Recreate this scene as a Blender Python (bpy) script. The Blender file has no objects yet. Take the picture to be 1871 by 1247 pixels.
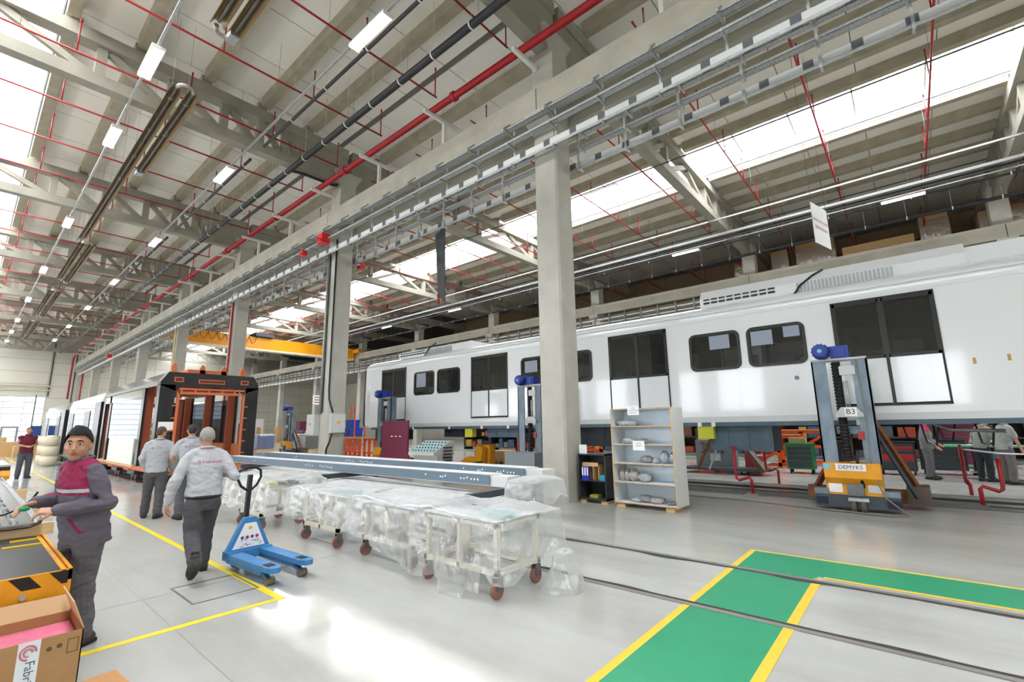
import bpy, bmesh, math, random
from mathutils import Vector, Matrix, noise
random.seed(7)
scene = bpy.context.scene
COL = scene.collection
PI = math.pi

# ---------------------------------------------------------------- camera
F, YAW, PIT, ROL, CX, CY, CAMH = 846.65, -.704033, .180285, -.0152046, 935.5, 623.5, 1.72
cp, sp = math.cos(PIT), math.sin(PIT)
FW = Vector((math.sin(YAW)*cp, math.cos(YAW)*cp, sp))
_r = Vector((math.cos(YAW), -math.sin(YAW), 0)); _u = _r.cross(FW)
RV = math.cos(ROL)*_r + math.sin(ROL)*_u
UV = -math.sin(ROL)*_r + math.cos(ROL)*_u
cam_data = bpy.data.cameras.new('camera')
cam_data.sensor_width = 36; cam_data.sensor_fit = 'HORIZONTAL'
cam_data.lens = 36*F/1871
cam_data.clip_start = .05; cam_data.clip_end = 400
cam = bpy.data.objects.new('camera', cam_data); COL.objects.link(cam)
M = Matrix((RV, UV, -FW)).transposed().to_4x4(); M.translation = (0, 0, CAMH)
cam.matrix_world = M
scene.camera = cam

def pt(x, y, z=None, Y=None, X=None):
    """photo pixel -> point on a known height, or on a known vertical plane"""
    d = FW + RV*((x-CX)/F) - UV*((y-CY)/F)
    t = (z-CAMH)/d.z if z is not None else (Y/d.y if Y is not None else X/d.x)
    return Vector((0, 0, CAMH)) + d*t

# ---------------------------------------------------------------- world, sun, exposure
vs = scene.view_settings
vs.view_transform = 'Standard'; vs.look = 'None'; vs.gamma = 1; vs.use_curve_mapping = False
vs.exposure = 0.05
w = bpy.data.worlds.new('sky'); scene.world = w; w.use_nodes = True
w.node_tree.nodes['Background'].inputs[0].default_value = (.80, .90, 1.0, 1)
w.node_tree.nodes['Background'].inputs[1].default_value = 2.0
sun_d = bpy.data.lights.new('sun', 'SUN'); sun_d.energy = 6; sun_d.angle = .009; sun_d.color = (1, .96, .9)
sun = bpy.data.objects.new('sun', sun_d); COL.objects.link(sun)
sun.location = (-3, -6, 40)
sun.rotation_euler = Vector((.25, 2.3, -14)).to_track_quat('-Z', 'Y').to_euler()
SKY_E, WIN_E, LAMP_E = 14.0, 8.5, 9.0

# ---------------------------------------------------------------- materials
def srgb(r, g, b):
    f = lambda c: (c/255/12.92) if c <= 10 else ((c/255+.055)/1.055)**2.4
    return (f(r), f(g), f(b), 1)
MATS = {}
def mat(name, rgb, rough=.6, metal=0., var=.0, scale=4., bump=0., bscale=60., spec=.5, coat=0., stretch=None, alpha=None, emit=0., trans=0., dark=None):
    """procedural material: base colour broken up by noise (var), optional fine bump"""
    if name in MATS: return MATS[name]
    m = bpy.data.materials.new(name); m.use_nodes = True
    nt = m.node_tree; N = nt.nodes; L = nt.links
    b = N['Principled BSDF']; c = srgb(*rgb)
    b.inputs['Base Color'].default_value = c
    b.inputs['Roughness'].default_value = rough; b.inputs['Metallic'].default_value = metal
    b.inputs['Specular IOR Level'].default_value = spec
    b.inputs['Coat Weight'].default_value = coat
    if coat: b.inputs['Coat Roughness'].default_value = .04
    if emit:
        b.inputs['Emission Color'].default_value = c; b.inputs['Emission Strength'].default_value = emit
    if trans: b.inputs['Transmission Weight'].default_value = trans
    if var or bump:
        tc = N.new('ShaderNodeTexCoord'); src = tc.outputs['Object']
        if stretch:
            mp = N.new('ShaderNodeMapping'); mp.inputs['Scale'].default_value = stretch
            L.new(src, mp.inputs[0]); src = mp.outputs[0]
    if var:
        nz = N.new('ShaderNodeTexNoise'); nz.inputs['Scale'].default_value = scale; nz.inputs['Detail'].default_value = 6; nz.inputs['Roughness'].default_value = .6
        L.new(src, nz.inputs['Vector'])
        rp = N.new('ShaderNodeValToRGB'); L.new(nz.outputs['Fac'], rp.inputs[0])
        lo = tuple(x*(1-var) for x in c[:3])+(1,) if dark is None else srgb(*dark)
        hi = tuple(min(1, x*(1+var*.6)) for x in c[:3])+(1,)
        rp.color_ramp.elements[0].position = .3; rp.color_ramp.elements[0].color = lo
        rp.color_ramp.elements[1].position = .7; rp.color_ramp.elements[1].color = hi
        L.new(rp.outputs[0], b.inputs['Base Color'])
    if bump:
        n2 = N.new('ShaderNodeTexNoise'); n2.inputs['Scale'].default_value = bscale; n2.inputs['Detail'].default_value = 4
        L.new(src, n2.inputs['Vector'])
        bp = N.new('ShaderNodeBump'); bp.inputs['Strength'].default_value = bump; bp.inputs['Distance'].default_value = .02
        L.new(n2.outputs['Fac'], bp.inputs['Height']); L.new(bp.outputs[0], b.inputs['Normal'])
    MATS[name] = m
    return m
def mat_emit(name, rgb, strength, clear=0.):
    m = bpy.data.materials.new(name); m.use_nodes = True; nt = m.node_tree; N = nt.nodes; L = nt.links
    N.remove(N['Principled BSDF']); o = N['Material Output']
    e = N.new('ShaderNodeEmission'); e.inputs[0].default_value = srgb(*rgb); e.inputs[1].default_value = strength
    if clear:
        t = N.new('ShaderNodeBsdfTransparent'); mx = N.new('ShaderNodeMixShader'); mx.inputs[0].default_value = clear
        L.new(e.outputs[0], mx.inputs[1]); L.new(t.outputs[0], mx.inputs[2]); L.new(mx.outputs[0], o.inputs[0])
    else: L.new(e.outputs[0], o.inputs[0])
    MATS[name] = m; return m
def mat_film(name, rgb, clear, rough=.25, tint=(1, 1, 1), gloss=.15, wr=14., wstr=.8, facing=True):
    """thin see-through sheet: part transparent, part diffuse and translucent, glossy creases"""
    m = bpy.data.materials.new(name); m.use_nodes = True; nt = m.node_tree; N = nt.nodes; L = nt.links
    N.remove(N['Principled BSDF']); o = N['Material Output']
    t = N.new('ShaderNodeBsdfTransparent'); t.inputs[0].default_value = (*tint, 1)
    d = N.new('ShaderNodeBsdfDiffuse'); d.inputs[0].default_value = srgb(*rgb)
    tr = N.new('ShaderNodeBsdfTranslucent'); tr.inputs[0].default_value = srgb(*rgb)
    g = N.new('ShaderNodeBsdfGlossy'); g.inputs['Roughness'].default_value = rough
    a = N.new('ShaderNodeMixShader'); a.inputs[0].default_value = .4
    L.new(d.outputs[0], a.inputs[1]); L.new(tr.outputs[0], a.inputs[2])
    b = N.new('ShaderNodeMixShader'); b.inputs[0].default_value = gloss; L.new(a.outputs[0], b.inputs[1]); L.new(g.outputs[0], b.inputs[2])
    x = N.new('ShaderNodeMixShader'); L.new(t.outputs[0], x.inputs[1]); L.new(b.outputs[0], x.inputs[2]); L.new(x.outputs[0], o.inputs[0])
    tc = N.new('ShaderNodeTexCoord'); nz = N.new('ShaderNodeTexNoise'); nz.inputs['Scale'].default_value = wr; nz.inputs['Detail'].default_value = 5
    mp = N.new('ShaderNodeMapping'); mp.inputs['Scale'].default_value = (1, 1, .35)
    L.new(tc.outputs['Object'], mp.inputs[0]); L.new(mp.outputs[0], nz.inputs['Vector'])
    if wstr:
        bp = N.new('ShaderNodeBump'); bp.inputs['Strength'].default_value = wstr; bp.inputs['Distance'].default_value = .03
        L.new(nz.outputs['Fac'], bp.inputs['Height'])
        for s in (d, tr, g): L.new(bp.outputs[0], s.inputs['Normal'])
    if facing:
        lw = N.new('ShaderNodeLayerWeight'); lw.inputs[0].default_value = .35
        mr = N.new('ShaderNodeMapRange'); L.new(lw.outputs['Facing'], mr.inputs[0]); mr.inputs[3].default_value = 1-clear; mr.inputs[4].default_value = min(1, 1-clear+.55)
        L.new(mr.outputs[0], x.inputs[0])
    else: x.inputs[0].default_value = 1-clear
    MATS[name] = m; return m

# ---------------------------------------------------------------- mesh builder
class MB:
    def __init__(s): s.v = []; s.f = []; s.m = []; s.sm = []
    def add(s, vs, fs, mi=0, smooth=False):
        o = len(s.v); s.v += [tuple(v) for v in vs]
        for f in fs: s.f.append(tuple(i+o for i in f)); s.m.append(mi); s.sm.append(smooth)
        return s
    def box(s, lo, hi, mi=0, R=None, c=None):
        x0, y0, z0 = lo; x1, y1, z1 = hi
        P = [Vector(p) for p in ((x0,y0,z0),(x1,y0,z0),(x1,y1,z0),(x0,y1,z0),(x0,y0,z1),(x1,y0,z1),(x1,y1,z1),(x0,y1,z1))]
        if R is not None:
            c = Vector(c) if c is not None else Vector(((x0+x1)/2, (y0+y1)/2, (z0+z1)/2))
            P = [R @ (p-c) + c for p in P]
        return s.add(P, [(0,3,2,1),(4,5,6,7),(0,1,5,4),(1,2,6,5),(2,3,7,6),(3,0,4,7)], mi)
    def cb(s, c, size, mi=0, R=None):
        h = [x/2 for x in size]
        return s.box([c[i]-h[i] for i in range(3)], [c[i]+h[i] for i in range(3)], mi, R)
    def bar(s, a, b, w, h=None, mi=0, up=(0, 0, 1)):
        """rectangular bar from a to b; w sideways, h along up"""
        a = Vector(a); b = Vector(b); h = h or w; d = (b-a).normalized(); up = Vector(up)
        if abs(d.dot(up)) > .98: up = Vector((0, 1, 0))
        sx = d.cross(up).normalized(); uz = sx.cross(d)
        P = [p + sx*i*w/2 + uz*j*h/2 for p in (a, b) for i, j in ((-1,-1),(1,-1),(1,1),(-1,1))]
        return s.add(P, [(3,2,1,0),(4,5,6,7),(0,1,5,4),(1,2,6,5),(2,3,7,6),(3,0,4,7)], mi)
    def tube(s, pts, r, n=8, mi=0, caps=True, smooth=True, closed=False):
        pts = [Vector(p) for p in pts]; k = len(pts)
        rr = r if isinstance(r, (list, tuple)) else [r]*k
        V = []; ref = None
        for i, p in enumerate(pts):
            if closed: d = pts[(i+1) % k]-pts[i-1]
            else: d = pts[min(i+1, k-1)]-pts[max(i-1, 0)]
            d.normalize()
            if ref is None:
                ref = Vector((0, 0, 1)) if abs(d.z) < .9 else Vector((1, 0, 0))
            a = d.cross(ref)
            if a.length < 1e-4: a = d.orthogonal()
            a.normalize(); b = a.cross(d); ref = b
            V += [p + (a*math.cos(2*PI*j/n) + b*math.sin(2*PI*j/n))*rr[i] for j in range(n)]
        Fs = []
        for i in range(k if closed else k-1):
            for j in range(n):
                a0 = i*n+j; a1 = i*n+(j+1) % n; b0 = ((i+1) % k)*n+j; b1 = ((i+1) % k)*n+(j+1) % n
                Fs.append((a0, b0, b1, a1))
        s.add(V, Fs, mi, smooth)
        if caps and not closed:
            o = len(s.v)-len(V)
            s.f.append(tuple(o+j for j in range(n))); s.m.append(mi); s.sm.append(False)
            s.f.append(tuple(o+(k-1)*n+j for j in reversed(range(n)))); s.m.append(mi); s.sm.append(False)
        return s
    def cyl(s, a, b, r, n=12, mi=0, r2=None): return s.tube([a, b], [r, r if r2 is None else r2], n, mi)
    def prism(s, poly, axis, a, b, mi=0):
        """2D polygon extruded along axis ('x': poly=(y,z), 'y': (x,z), 'z': (x,y))"""
        def P(p, t): return {'x': (t, p[0], p[1]), 'y': (p[0], t, p[1]), 'z': (p[0], p[1], t)}[axis]
        n = len(poly); V = [P(p, a) for p in poly]+[P(p, b) for p in poly]
        return s.add(V, [tuple(range(n)), tuple(range(2*n-1, n-1, -1))]+[(i, n+i, n+(i+1) % n, (i+1) % n) for i in range(n)], mi)
    def sphere(s, c, r, n=12, m=8, mi=0):
        c = Vector(c); rx, ry, rz = r if isinstance(r, (tuple, list)) else (r, r, r)
        V = [c+Vector((0, 0, -rz))]
        for i in range(1, m):
            t = PI*i/m - PI/2
            V += [c+Vector((rx*math.cos(t)*math.cos(2*PI*j/n), ry*math.cos(t)*math.sin(2*PI*j/n), rz*math.sin(t))) for j in range(n)]
        V.append(c+Vector((0, 0, rz))); Fs = []
        for j in range(n): Fs.append((0, 1+(j+1) % n, 1+j))
        for i in range(m-2):
            for j in range(n): Fs.append((1+i*n+j, 1+i*n+(j+1) % n, 1+(i+1)*n+(j+1) % n, 1+(i+1)*n+j))
        e = len(V)-1
        for j in range(n): Fs.append((e, 1+(m-2)*n+j, 1+(m-2)*n+(j+1) % n))
        return s.add(V, Fs, mi, True)
    def xf(s, Mx):
        s.v = [tuple(Mx @ Vector(v)) for v in s.v]; return s
    def mesh(s, name, mats):
        me = bpy.data.meshes.new(name); me.from_pydata(s.v, [], s.f)
        for m in (mats if isinstance(mats, (list, tuple)) else [mats]): me.materials.append(m)
        me.polygons.foreach_set('material_index', s.m); me.polygons.foreach_set('use_smooth', s.sm)
        me.update(); return me
    def build(s, name, mats, parent=None, loc=None, fix=True):
        me = s.mesh(name, mats)
        if fix:
            bm = bmesh.new(); bm.from_mesh(me); bmesh.ops.recalc_face_normals(bm, faces=bm.faces[:]); bm.to_mesh(me); bm.free()
        return link(name, me, parent, loc)
def link(name, me, parent=None, loc=None, rot=None):
    o = bpy.data.objects.new(name, me); COL.objects.link(o)
    if parent is not None: o.parent = parent
    if loc is not None: o.location = loc
    if rot is not None: o.rotation_euler = rot
    return o
def tag(o, label=None, cat=None, group=None, kind=None):
    if label: o['label'] = label
    if cat: o['category'] = cat
    if group: o['group'] = group
    if kind: o['kind'] = kind
    return o
def thing(name, label, cat, loc=(0, 0, 0), rz=0., group=None, kind=None):
    o = bpy.data.objects.new(name, None); COL.objects.link(o); o.empty_display_size = .1
    o.location = loc; o.rotation_euler = (0, 0, rz)
    return tag(o, label, cat, group, kind)
def dup(root, loc, rz=None, label=None, group=None):
    def cpy(o, parent):
        c = o.copy(); COL.objects.link(c); c.parent = parent
        for ch in kids.get(o.name, []): cpy(ch, c)
        return c
    kids = {}
    for ob in list(root.children_recursive): kids.setdefault(ob.parent.name, []).append(ob)
    r = cpy(root, None); r.location = loc
    if rz is not None: r.rotation_euler = (0, 0, rz)
    if label: r['label'] = label
    if group: r['group'] = group
    return r
def RZ(a): return Matrix.Rotation(a, 3, 'Z')
def RY(a): return Matrix.Rotation(a, 3, 'Y')
def RX(a): return Matrix.Rotation(a, 3, 'X')
def text_mesh(name, body, size, m, parent=None, loc=(0, 0, 0), rot=(0, 0, 0), ext=.0, align='CENTER'):
    cu = bpy.data.curves.new(name, 'FONT'); cu.body = body; cu.size = size; cu.align_x = align; cu.align_y = 'CENTER'; cu.extrude = ext; cu.resolution_u = 3
    tmp = bpy.data.objects.new(name, cu); COL.objects.link(tmp)
    me = bpy.data.meshes.new_from_object(tmp.evaluated_get(bpy.context.evaluated_depsgraph_get()))
    bpy.data.objects.remove(tmp); bpy.data.curves.remove(cu)
    me.materials.clear(); me.materials.append(m)
    return link(name, me, parent, loc, rot)
ORD = ['first', 'second', 'third', 'fourth', 'fifth', 'sixth', 'seventh', 'eighth', 'ninth', 'tenth', 'eleventh', 'twelfth', 'thirteenth', 'fourteenth', 'fifteenth', 'sixteenth', 'seventeenth', 'eighteenth', 'nineteenth', 'twentieth'] + ['%d%s' % (i, {1: 'st', 2: 'nd', 3: 'rd'}.get(i % 10, 'th')) for i in range(21, 60)]

concrete = mat('concrete', (176, 172, 158), .85, var=.16, scale=1.1, bump=.25, bscale=18)
concrete_dk = mat('concrete_purlin', (164, 156, 136), .85, var=.2, scale=1.4, bump=.2, bscale=14)
panel_m = mat('roof_panel_paint', (228, 224, 214), .55, var=.04, scale=.6)
slab_m = mat('roof_slab', (110, 108, 102), .9)
galv = mat('galvanised_steel', (180, 182, 180), .45, .55, var=.2, scale=9)
galv_dk = mat('galvanised_dark', (120, 122, 122), .5, .6, var=.2, scale=8)
white_st = mat('white_paint', (226, 226, 220), .4, var=.05, scale=3)
red_p = mat('red_pipe_paint', (168, 24, 34), .35, var=.12, scale=5)
black_p = mat('black_pipe', (44, 46, 50), .45, var=.2, scale=6)
yellow_p = mat('crane_yellow', (246, 164, 22), .35, var=.08, scale=3)
black_rb = mat('black_rubber', (24, 25, 28), .6)
steel_dk = mat('dark_steel', (72, 80, 88), .45, .5, var=.25, scale=6)
wood_m = mat('pine_wood', (214, 176, 124), .65, var=.22, scale=5, stretch=(1, 9, 9))
lamp_m = mat_emit('lamp_tube', (255, 252, 244), LAMP_E)
sky_m = mat_emit('skylight_sheet', (250, 252, 255), SKY_E)
sun_pane_m = mat_emit('added_sun_sheet', (250, 252, 255), SKY_E*.7, .55)  # part-clear sheet, only for the pane added to make the sun patch
win_m = mat_emit('side_window_glass', (246, 250, 255), WIN_E)
win_end = mat_emit('end_window_glass', (244, 249, 255), 2.0)
paper = mat('paper', (240, 241, 243), .7)
ink = mat('ink', (60, 60, 66), .7)
red_ink = mat('red_ink', (170, 40, 60), .7)
orange_p = mat('orange_paint', (232, 84, 22), .5, var=.12, scale=4)
# ================================================================= STRUCTURE
XA = [4.3-10.7*k for k in range(9)]          # frame axes along the hall: 4.3 ... -81.3
XE, XR = -83.0, 20.0                          # end wall, wall behind the camera
YL, YB, YC, YF = -12.2, 9.32, 30.25, 44.0     # column rows and the far wall

def floor_mat():
    m = bpy.data.materials.new('epoxy_floor'); m.use_nodes = True; nt = m.node_tree; N = nt.nodes; L = nt.links
    b = N['Principled BSDF']
    tc = N.new('ShaderNodeTexCoord')
    n1 = N.new('ShaderNodeTexNoise'); n1.inputs['Scale'].default_value = .5; n1.inputs['Detail'].default_value = 8; n1.inputs['Roughness'].default_value = .65
    mp = N.new('ShaderNodeMapping'); mp.inputs['Scale'].default_value = (.5, 1.6, 1)
    L.new(tc.outputs['Object'], mp.inputs[0]); L.new(mp.outputs[0], n1.inputs['Vector'])
    r = N.new('ShaderNodeValToRGB'); r.color_ramp.elements[0].position = .32; r.color_ramp.elements[1].position = .62
    r.color_ramp.elements[0].color = srgb(168, 167, 161); r.color_ramp.elements[1].color = srgb(188, 189, 185)
    L.new(n1.outputs['Fac'], r.inputs[0]); L.new(r.outputs[0], b.inputs['Base Color'])
    n2 = N.new('ShaderNodeTexNoise'); n2.inputs['Scale'].default_value = .5; n2.inputs['Detail'].default_value = 1
    L.new(tc.outputs['Object'], n2.inputs['Vector'])
    mr = N.new('ShaderNodeMapRange'); mr.inputs[3].default_value = .07; mr.inputs[4].default_value = .21
    L.new(n2.outputs['Fac'], mr.inputs[0]); L.new(mr.outputs[0], b.inputs['Roughness'])
    b.inputs['Specular IOR Level'].default_value = .55
    return m
floor = MB().box((XE, YL, -.3), (XR, YF, 0)).build('floor', floor_mat()); tag(floor, kind='structure')
green_p = mat('green_floor_paint', (0, 150, 104), .3, var=.1, scale=2)
yel_fl = mat('yellow_floor_paint', (236, 196, 32), .4, var=.08, scale=6)
yel_tape = mat('yellow_tape', (240, 216, 48), .4)
groove = mat('rail_groove', (58, 52, 48), .8, var=.3, scale=12)
rail_st = mat('rail_steel', (158, 154, 150), .35, .7, var=.25, scale=14, stretch=(.3, 6, 1))
joint_m = mat('floor_joint', (148, 147, 142), .6)
def flat(name, x0, x1, y0, y1, m, z=.002, t=.001, par=floor): return MB().box((x0, y0, z-t), (x1, y1, z)).build(name, m, par)
# green walkway with yellow edging
flat('painted_walkway', -1.85, -1.04, -4, 6.46, green_p, .002)
flat('painted_walkway', -1.85, 12, 6.46, 7.2, green_p, .002)
flat('painted_edge', -1.92, -1.85, -4, 7.2, yel_fl, .0025); flat('painted_edge', -1.06, -.98, -4, 6.36, yel_fl, .0025)
flat('painted_edge', -1.92, 12, 7.2, 7.25, yel_fl, .0025); flat('painted_edge', -.98, 12, 6.41, 6.47, yel_fl, .0025)
# yellow tape on the left aisle
flat('aisle_tape', -75, -5.16, 2.33, 2.41, yel_tape, .0024); flat('aisle_tape', -5.24, -5.16, -6, 2.33, yel_tape, .0024)
flat('aisle_tape', -30, 2, 23.3, 23.75, green_p, .0024)
# track rails sunk in the floor, each with its flange groove
def ragged(name, x0, x1, yc, w, m, z, amp, seed, par=floor):
    random.seed(seed); n = int((x1-x0)/.12); b = MB(); V = []
    for i in range(n+1):
        x = x0+(x1-x0)*i/n; j = amp*max(0, noise.noise(Vector((x*1.3, seed, 0)))*1.6)
        V += [(x, yc-w/2-(j if seed % 2 else 0), z), (x, yc+w/2+(0 if seed % 2 else j), z)]
    b.add(V, [(2*i, 2*i+2, 2*i+3, 2*i+1) for i in range(n)]); return b.build(name, m, par)
for yr, sgn, sd in ((6.27, -1, 3), (4.79, 1, 4)):
    ragged('rail_groove', -60, 12, yr+sgn*.045, .05, groove, .0032, .07, sd)
    flat('rail', -60, 12, yr-.035-sgn*.015, yr+.035-sgn*.015, rail_st, .0045)
for yr in (13.28, 14.72):
    flat('rail', -60, 12, yr-.035, yr+.035, rail_st, .004); flat('rail_groove', -60, 12, yr+.05, yr+.22, groove, .003)
flat('pit_slot', -60, 12, 13.9, 14.28, mat('pit_dark', (46, 47, 48), .8), .0026)
flat('pit_cover_strip', -60, 12, 12.85, 13.15, mat('pit_strip', (128, 132, 134), .5, .3, var=.2, scale=5), .003)
for x in (-26, -20.5, -13.6, -6.3, 3.4): flat('floor_joint', x-.006, x+.006, -6, 30, joint_m, .0015)
for y in (1.45, 8.2, 11.35): flat('floor_joint', -70, 12, y-.005, y+.005, joint_m, .0015)
hatch = MB(); hx, hy = -6.1, 2.05
for a in (((-.36, -.32), (.36, -.30)), ((-.36, .30), (.36, .32))): hatch.box((hx+a[0][0], hy+a[0][1], .0), (hx+a[1][0], hy+a[1][1], .0042))
for a in (((-.38, -.32), (-.36, .32)), ((.36, -.32), (.38, .32))): hatch.box((hx+a[0][0], hy+a[0][1], .0), (hx+a[1][0], hy+a[1][1], .0042))
hatch.build('hatch_frame', mat('hatch_steel', (120, 118, 112), .5, .4), floor)

# ---- walls
wall_p = mat('wall_panel_paint', (222, 219, 206), .6, var=.04, scale=.5)
wall_seam = mat('wall_seam', (150, 148, 140), .7)
def end_wall():
    # left window wall 0..6.6, upper sandwich panels each a child
    x = XE; w_ = MB()
    op = [(-9.5, 6.55, 0, 6.15), (19.2, 28.5, 0, 6.0), (11.2, 13.4, 0, 5.8), (14.2, 17.4, 0, 5.8)]
    ys = sorted({YL, YF} | {o[0] for o in op} | {o[1] for o in op})
    for a, b in zip(ys, ys[1:]):
        h = 0
        for o in op:
            if o[0] <= a and b <= o[1]: h = o[3]
        w_.box((x-.3, a, h), (x-.04, b, 14.2))
    wo = w_.build('wall_end', wall_seam); tag(wo, kind='structure')
    me = {}
    for a, b in zip(ys, ys[1:]):
        h = 0
        for o in op:
            if o[0] <= a and b <= o[1]: h = o[3]
        n = max(1, round((b-a)/6.))
        for k in range(n):
            y0 = a+(b-a)*k/n; y1 = a+(b-a)*(k+1)/n; z = h
            while z < 13.6:
                zz = min(z+(1.55 if h else 1.5), 13.7)
                MB().box((x-.05, y0+.02, z+.02), (x, y1-.02, zz-.02)).build('wall_panel', wall_p, wo, fix=False); z = zz
    for i, o in enumerate(op):
        r = MB()
        g = MB().box((x-.2, o[0], o[2]+.5), (x-.16, o[1], o[3])).build('window_%d' % (i+3), win_end); tag(g, kind='structure')
        MB().box((x-.2, o[0], 0), (x-.1, o[1], .5)).build('window_sill', steel_dk if i else mat('sill_dark', (66, 66, 70), .6), g)
        ny = max(2, round((o[1]-o[0])/1.75)); nz = 8
        for k in range(ny+1):
            yy = o[0]+(o[1]-o[0])*k/ny; MB().box((x-.16, yy-.02, .5), (x-.1, yy+.02, o[3])).build('window_bar', mat('window_bar', (150, 152, 156), .5, .3), g, fix=False)
        for k in range(nz+1):
            zz = .5+(o[3]-.5)*k/nz; MB().box((x-.155, o[0], zz-.03), (x-.09, o[1], zz+.03)).build('window_bar', MATS['window_bar'], g, fix=False)
        if i == 0:
            d = MB().box((x-.1, 3.15, 0), (x-.02, 3.35, 2.5)).box((x-.1, 4.45, 0), (x-.02, 4.65, 2.5)).box((x-.1, 3.35, 2.3), (x-.02, 4.45, 2.5)).build('door_1', MATS['window_bar']); tag(d, kind='structure')
    return wo
WE = end_wall()
dark_bar = mat('dark_trim', (84, 84, 82), .6, .3)
for y in (6.7, 8.9): tag(MB().box((XE, y-.06, 6.2 if y < 8 else 0), (XE+.1, y+.06, 13.0)).build('trim_1', dark_bar), kind='structure')
# door track truss above the end window
b = MB()
for z in (6.95, 7.5): b.box((XE+.05, -9.5, z-.06), (XE+.2, 6.9, z+.06))
for k in range(10): b.bar((XE+.12, -9.5+1.64*k, 6.95 if k % 2 else 7.5), (XE+.12, -7.86+1.64*k, 7.5 if k % 2 else 6.95), .07)
tag(b.build('door_track', mat('cream_paint', (216, 210, 186), .6)), 'cream lattice door track above the end wall windows at far left', 'door track')
for nm, lo, hi in (('wall_left', (XE, YL-.3, 0), (XR, YL, 14.2)), ('wall_far', (XE, YF, 0), (XR, YF+.3, 14.2)), ('wall_back', (XR, YL, 0), (XR+.3, YF, 14.2))):
    tag(MB().box(lo, hi).build(nm, wall_p), kind='structure')

# windows high in the left wall, two in each bay (they light the carriage side and mirror in its paint)
for k, x in enumerate(XA):
    for j, dx in enumerate((-3.1, -7.6)):
        g = MB().box((x+dx-1.5, YL, 2.6), (x+dx+1.5, YL+.03, 5.6)).build('window_%d' % (10+2*k+j), win_m); tag(g, kind='structure')
        MB().box((x+dx-.03, YL+.03, 2.6), (x+dx+.03, YL+.07, 5.6)).box((x+dx-1.5, YL+.03, 4.07), (x+dx+1.5, YL+.07, 4.13)).build('window_bar', MATS['window_bar'], g)
# ---- roof slab with the two skylight slots, panels and purlins as its pieces
SKY = [(-2.6, .44), (19.4, 22.55)]
ZR = 13.95
b = MB()
for y0, y1 in ((YL, SKY[0][0]), (SKY[0][1], SKY[1][0]), (SKY[1][1], YF)): b.box((XE, y0, ZR), (XR, y1, ZR+.3))
roof = b.build('ceiling', slab_m); tag(roof, kind='structure')
pitch = 10.7/5
def panel_run(y0, y1, x_hi, x_lo):
    me = MB().box((-pitch/2+.014, y0, ZR-.05), (pitch/2-.014, y1, ZR-.001)).mesh('roof_panel', panel_m)
    n = int(round((x_hi-x_lo)/pitch))
    for k in range(n): link('roof_panel', me, roof, (x_hi-pitch*(k+.5), 0, 0))
panel_run(SKY[0][1]+.25, 9.2, 4.3, -81.3)
panel_run(9.45, SKY[1][0]-.2, 4.3, -81.3)
panel_run(SKY[1][1]+.2, 30.1, 4.3, -81.3)
panel_run(30.4, 43.8, 4.3, -38.5)
panel_run(30.4, 43.8, 15.0, 4.3)
panel_run(SKY[0][1]+.25, 9.2, 15.0, 4.3)
panel_run(9.45, SKY[1][0]-.2, 15.0, 4.3)
panel_run(SKY[1][1]+.2, 30.1, 15.0, 4.3)
PUR_N = [.62, 2.25, 4.08, 5.92, 7.75]; PUR_F = [11.0, 12.7, 14.4, 16.1, 17.8, 19.25, 22.75, 24.5, 26.3, 28.1]
pm = MB().prism([(-.14, 13.52), (.14, 13.52), (.17, 13.9), (-.17, 13.9)], 'x', -10.35, 0).mesh('purlin', concrete_dk)
for y in PUR_N+PUR_F:
    for k, x in enumerate(XA):
        if x > -80: link('purlin', pm, roof, (x-.17, y, 0))
    link('purlin', pm, roof, (14.8, y, 0))
# skylights
gutter_m = mat('gutter_steel', (186, 190, 192), .45, .3, var=.1, scale=3)
for i, (y0, y1) in enumerate(SKY):
    g = None
    b = MB()
    cuts = [XE, -5.9, -1.2, XR] if i == 0 else [XE, XR]
    if i == 0:
        b.box((XE, y0, ZR+.24), (-5.4, y1, ZR+.26)).box((-2.2, y0, ZR+.24), (XR, y1, ZR+.26)).box((-5.4, y0, ZR+.24), (-2.2, -.35, ZR+.26)).box((-5.4, .35, ZR+.24), (-2.2, y1, ZR+.26))
    else: b.box((XE, y0, ZR+.24), (XR, y1, ZR+.26))
    g = b.build('window_%d' % (i+1), sky_m); tag(g, kind='structure')
    if i == 0: MB().box((-5.4, -.35, ZR+.24), (-2.2, .35, ZR+.26)).build('added_sun_pane', sun_pane_m, g)  # unseen pane added and sized to throw the sun patch on the floor
    for yy, s in ((y0, -1), (y1, 1)):
        MB().box((XE, min(yy, yy-.04*s)+.0, ZR-.12), (XR, max(yy, yy-.04*s), ZR+.26)).build('upstand', gutter_m, g)
        MB().box((XE, min(yy+.02*s, yy+.16*s), ZR-.22), (XR, max(yy+.02*s, yy+.16*s), ZR-.02)).build('gutter', gutter_m, g)
    bm_ = MB().box((-.03, y0, ZR+.17), (.03, y1, ZR+.23)).mesh('glazing_bar', white_st)
    for k in range(48): link('glazing_bar', bm_, g, (10-2.14*k+(.5), 0, 0))

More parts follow.
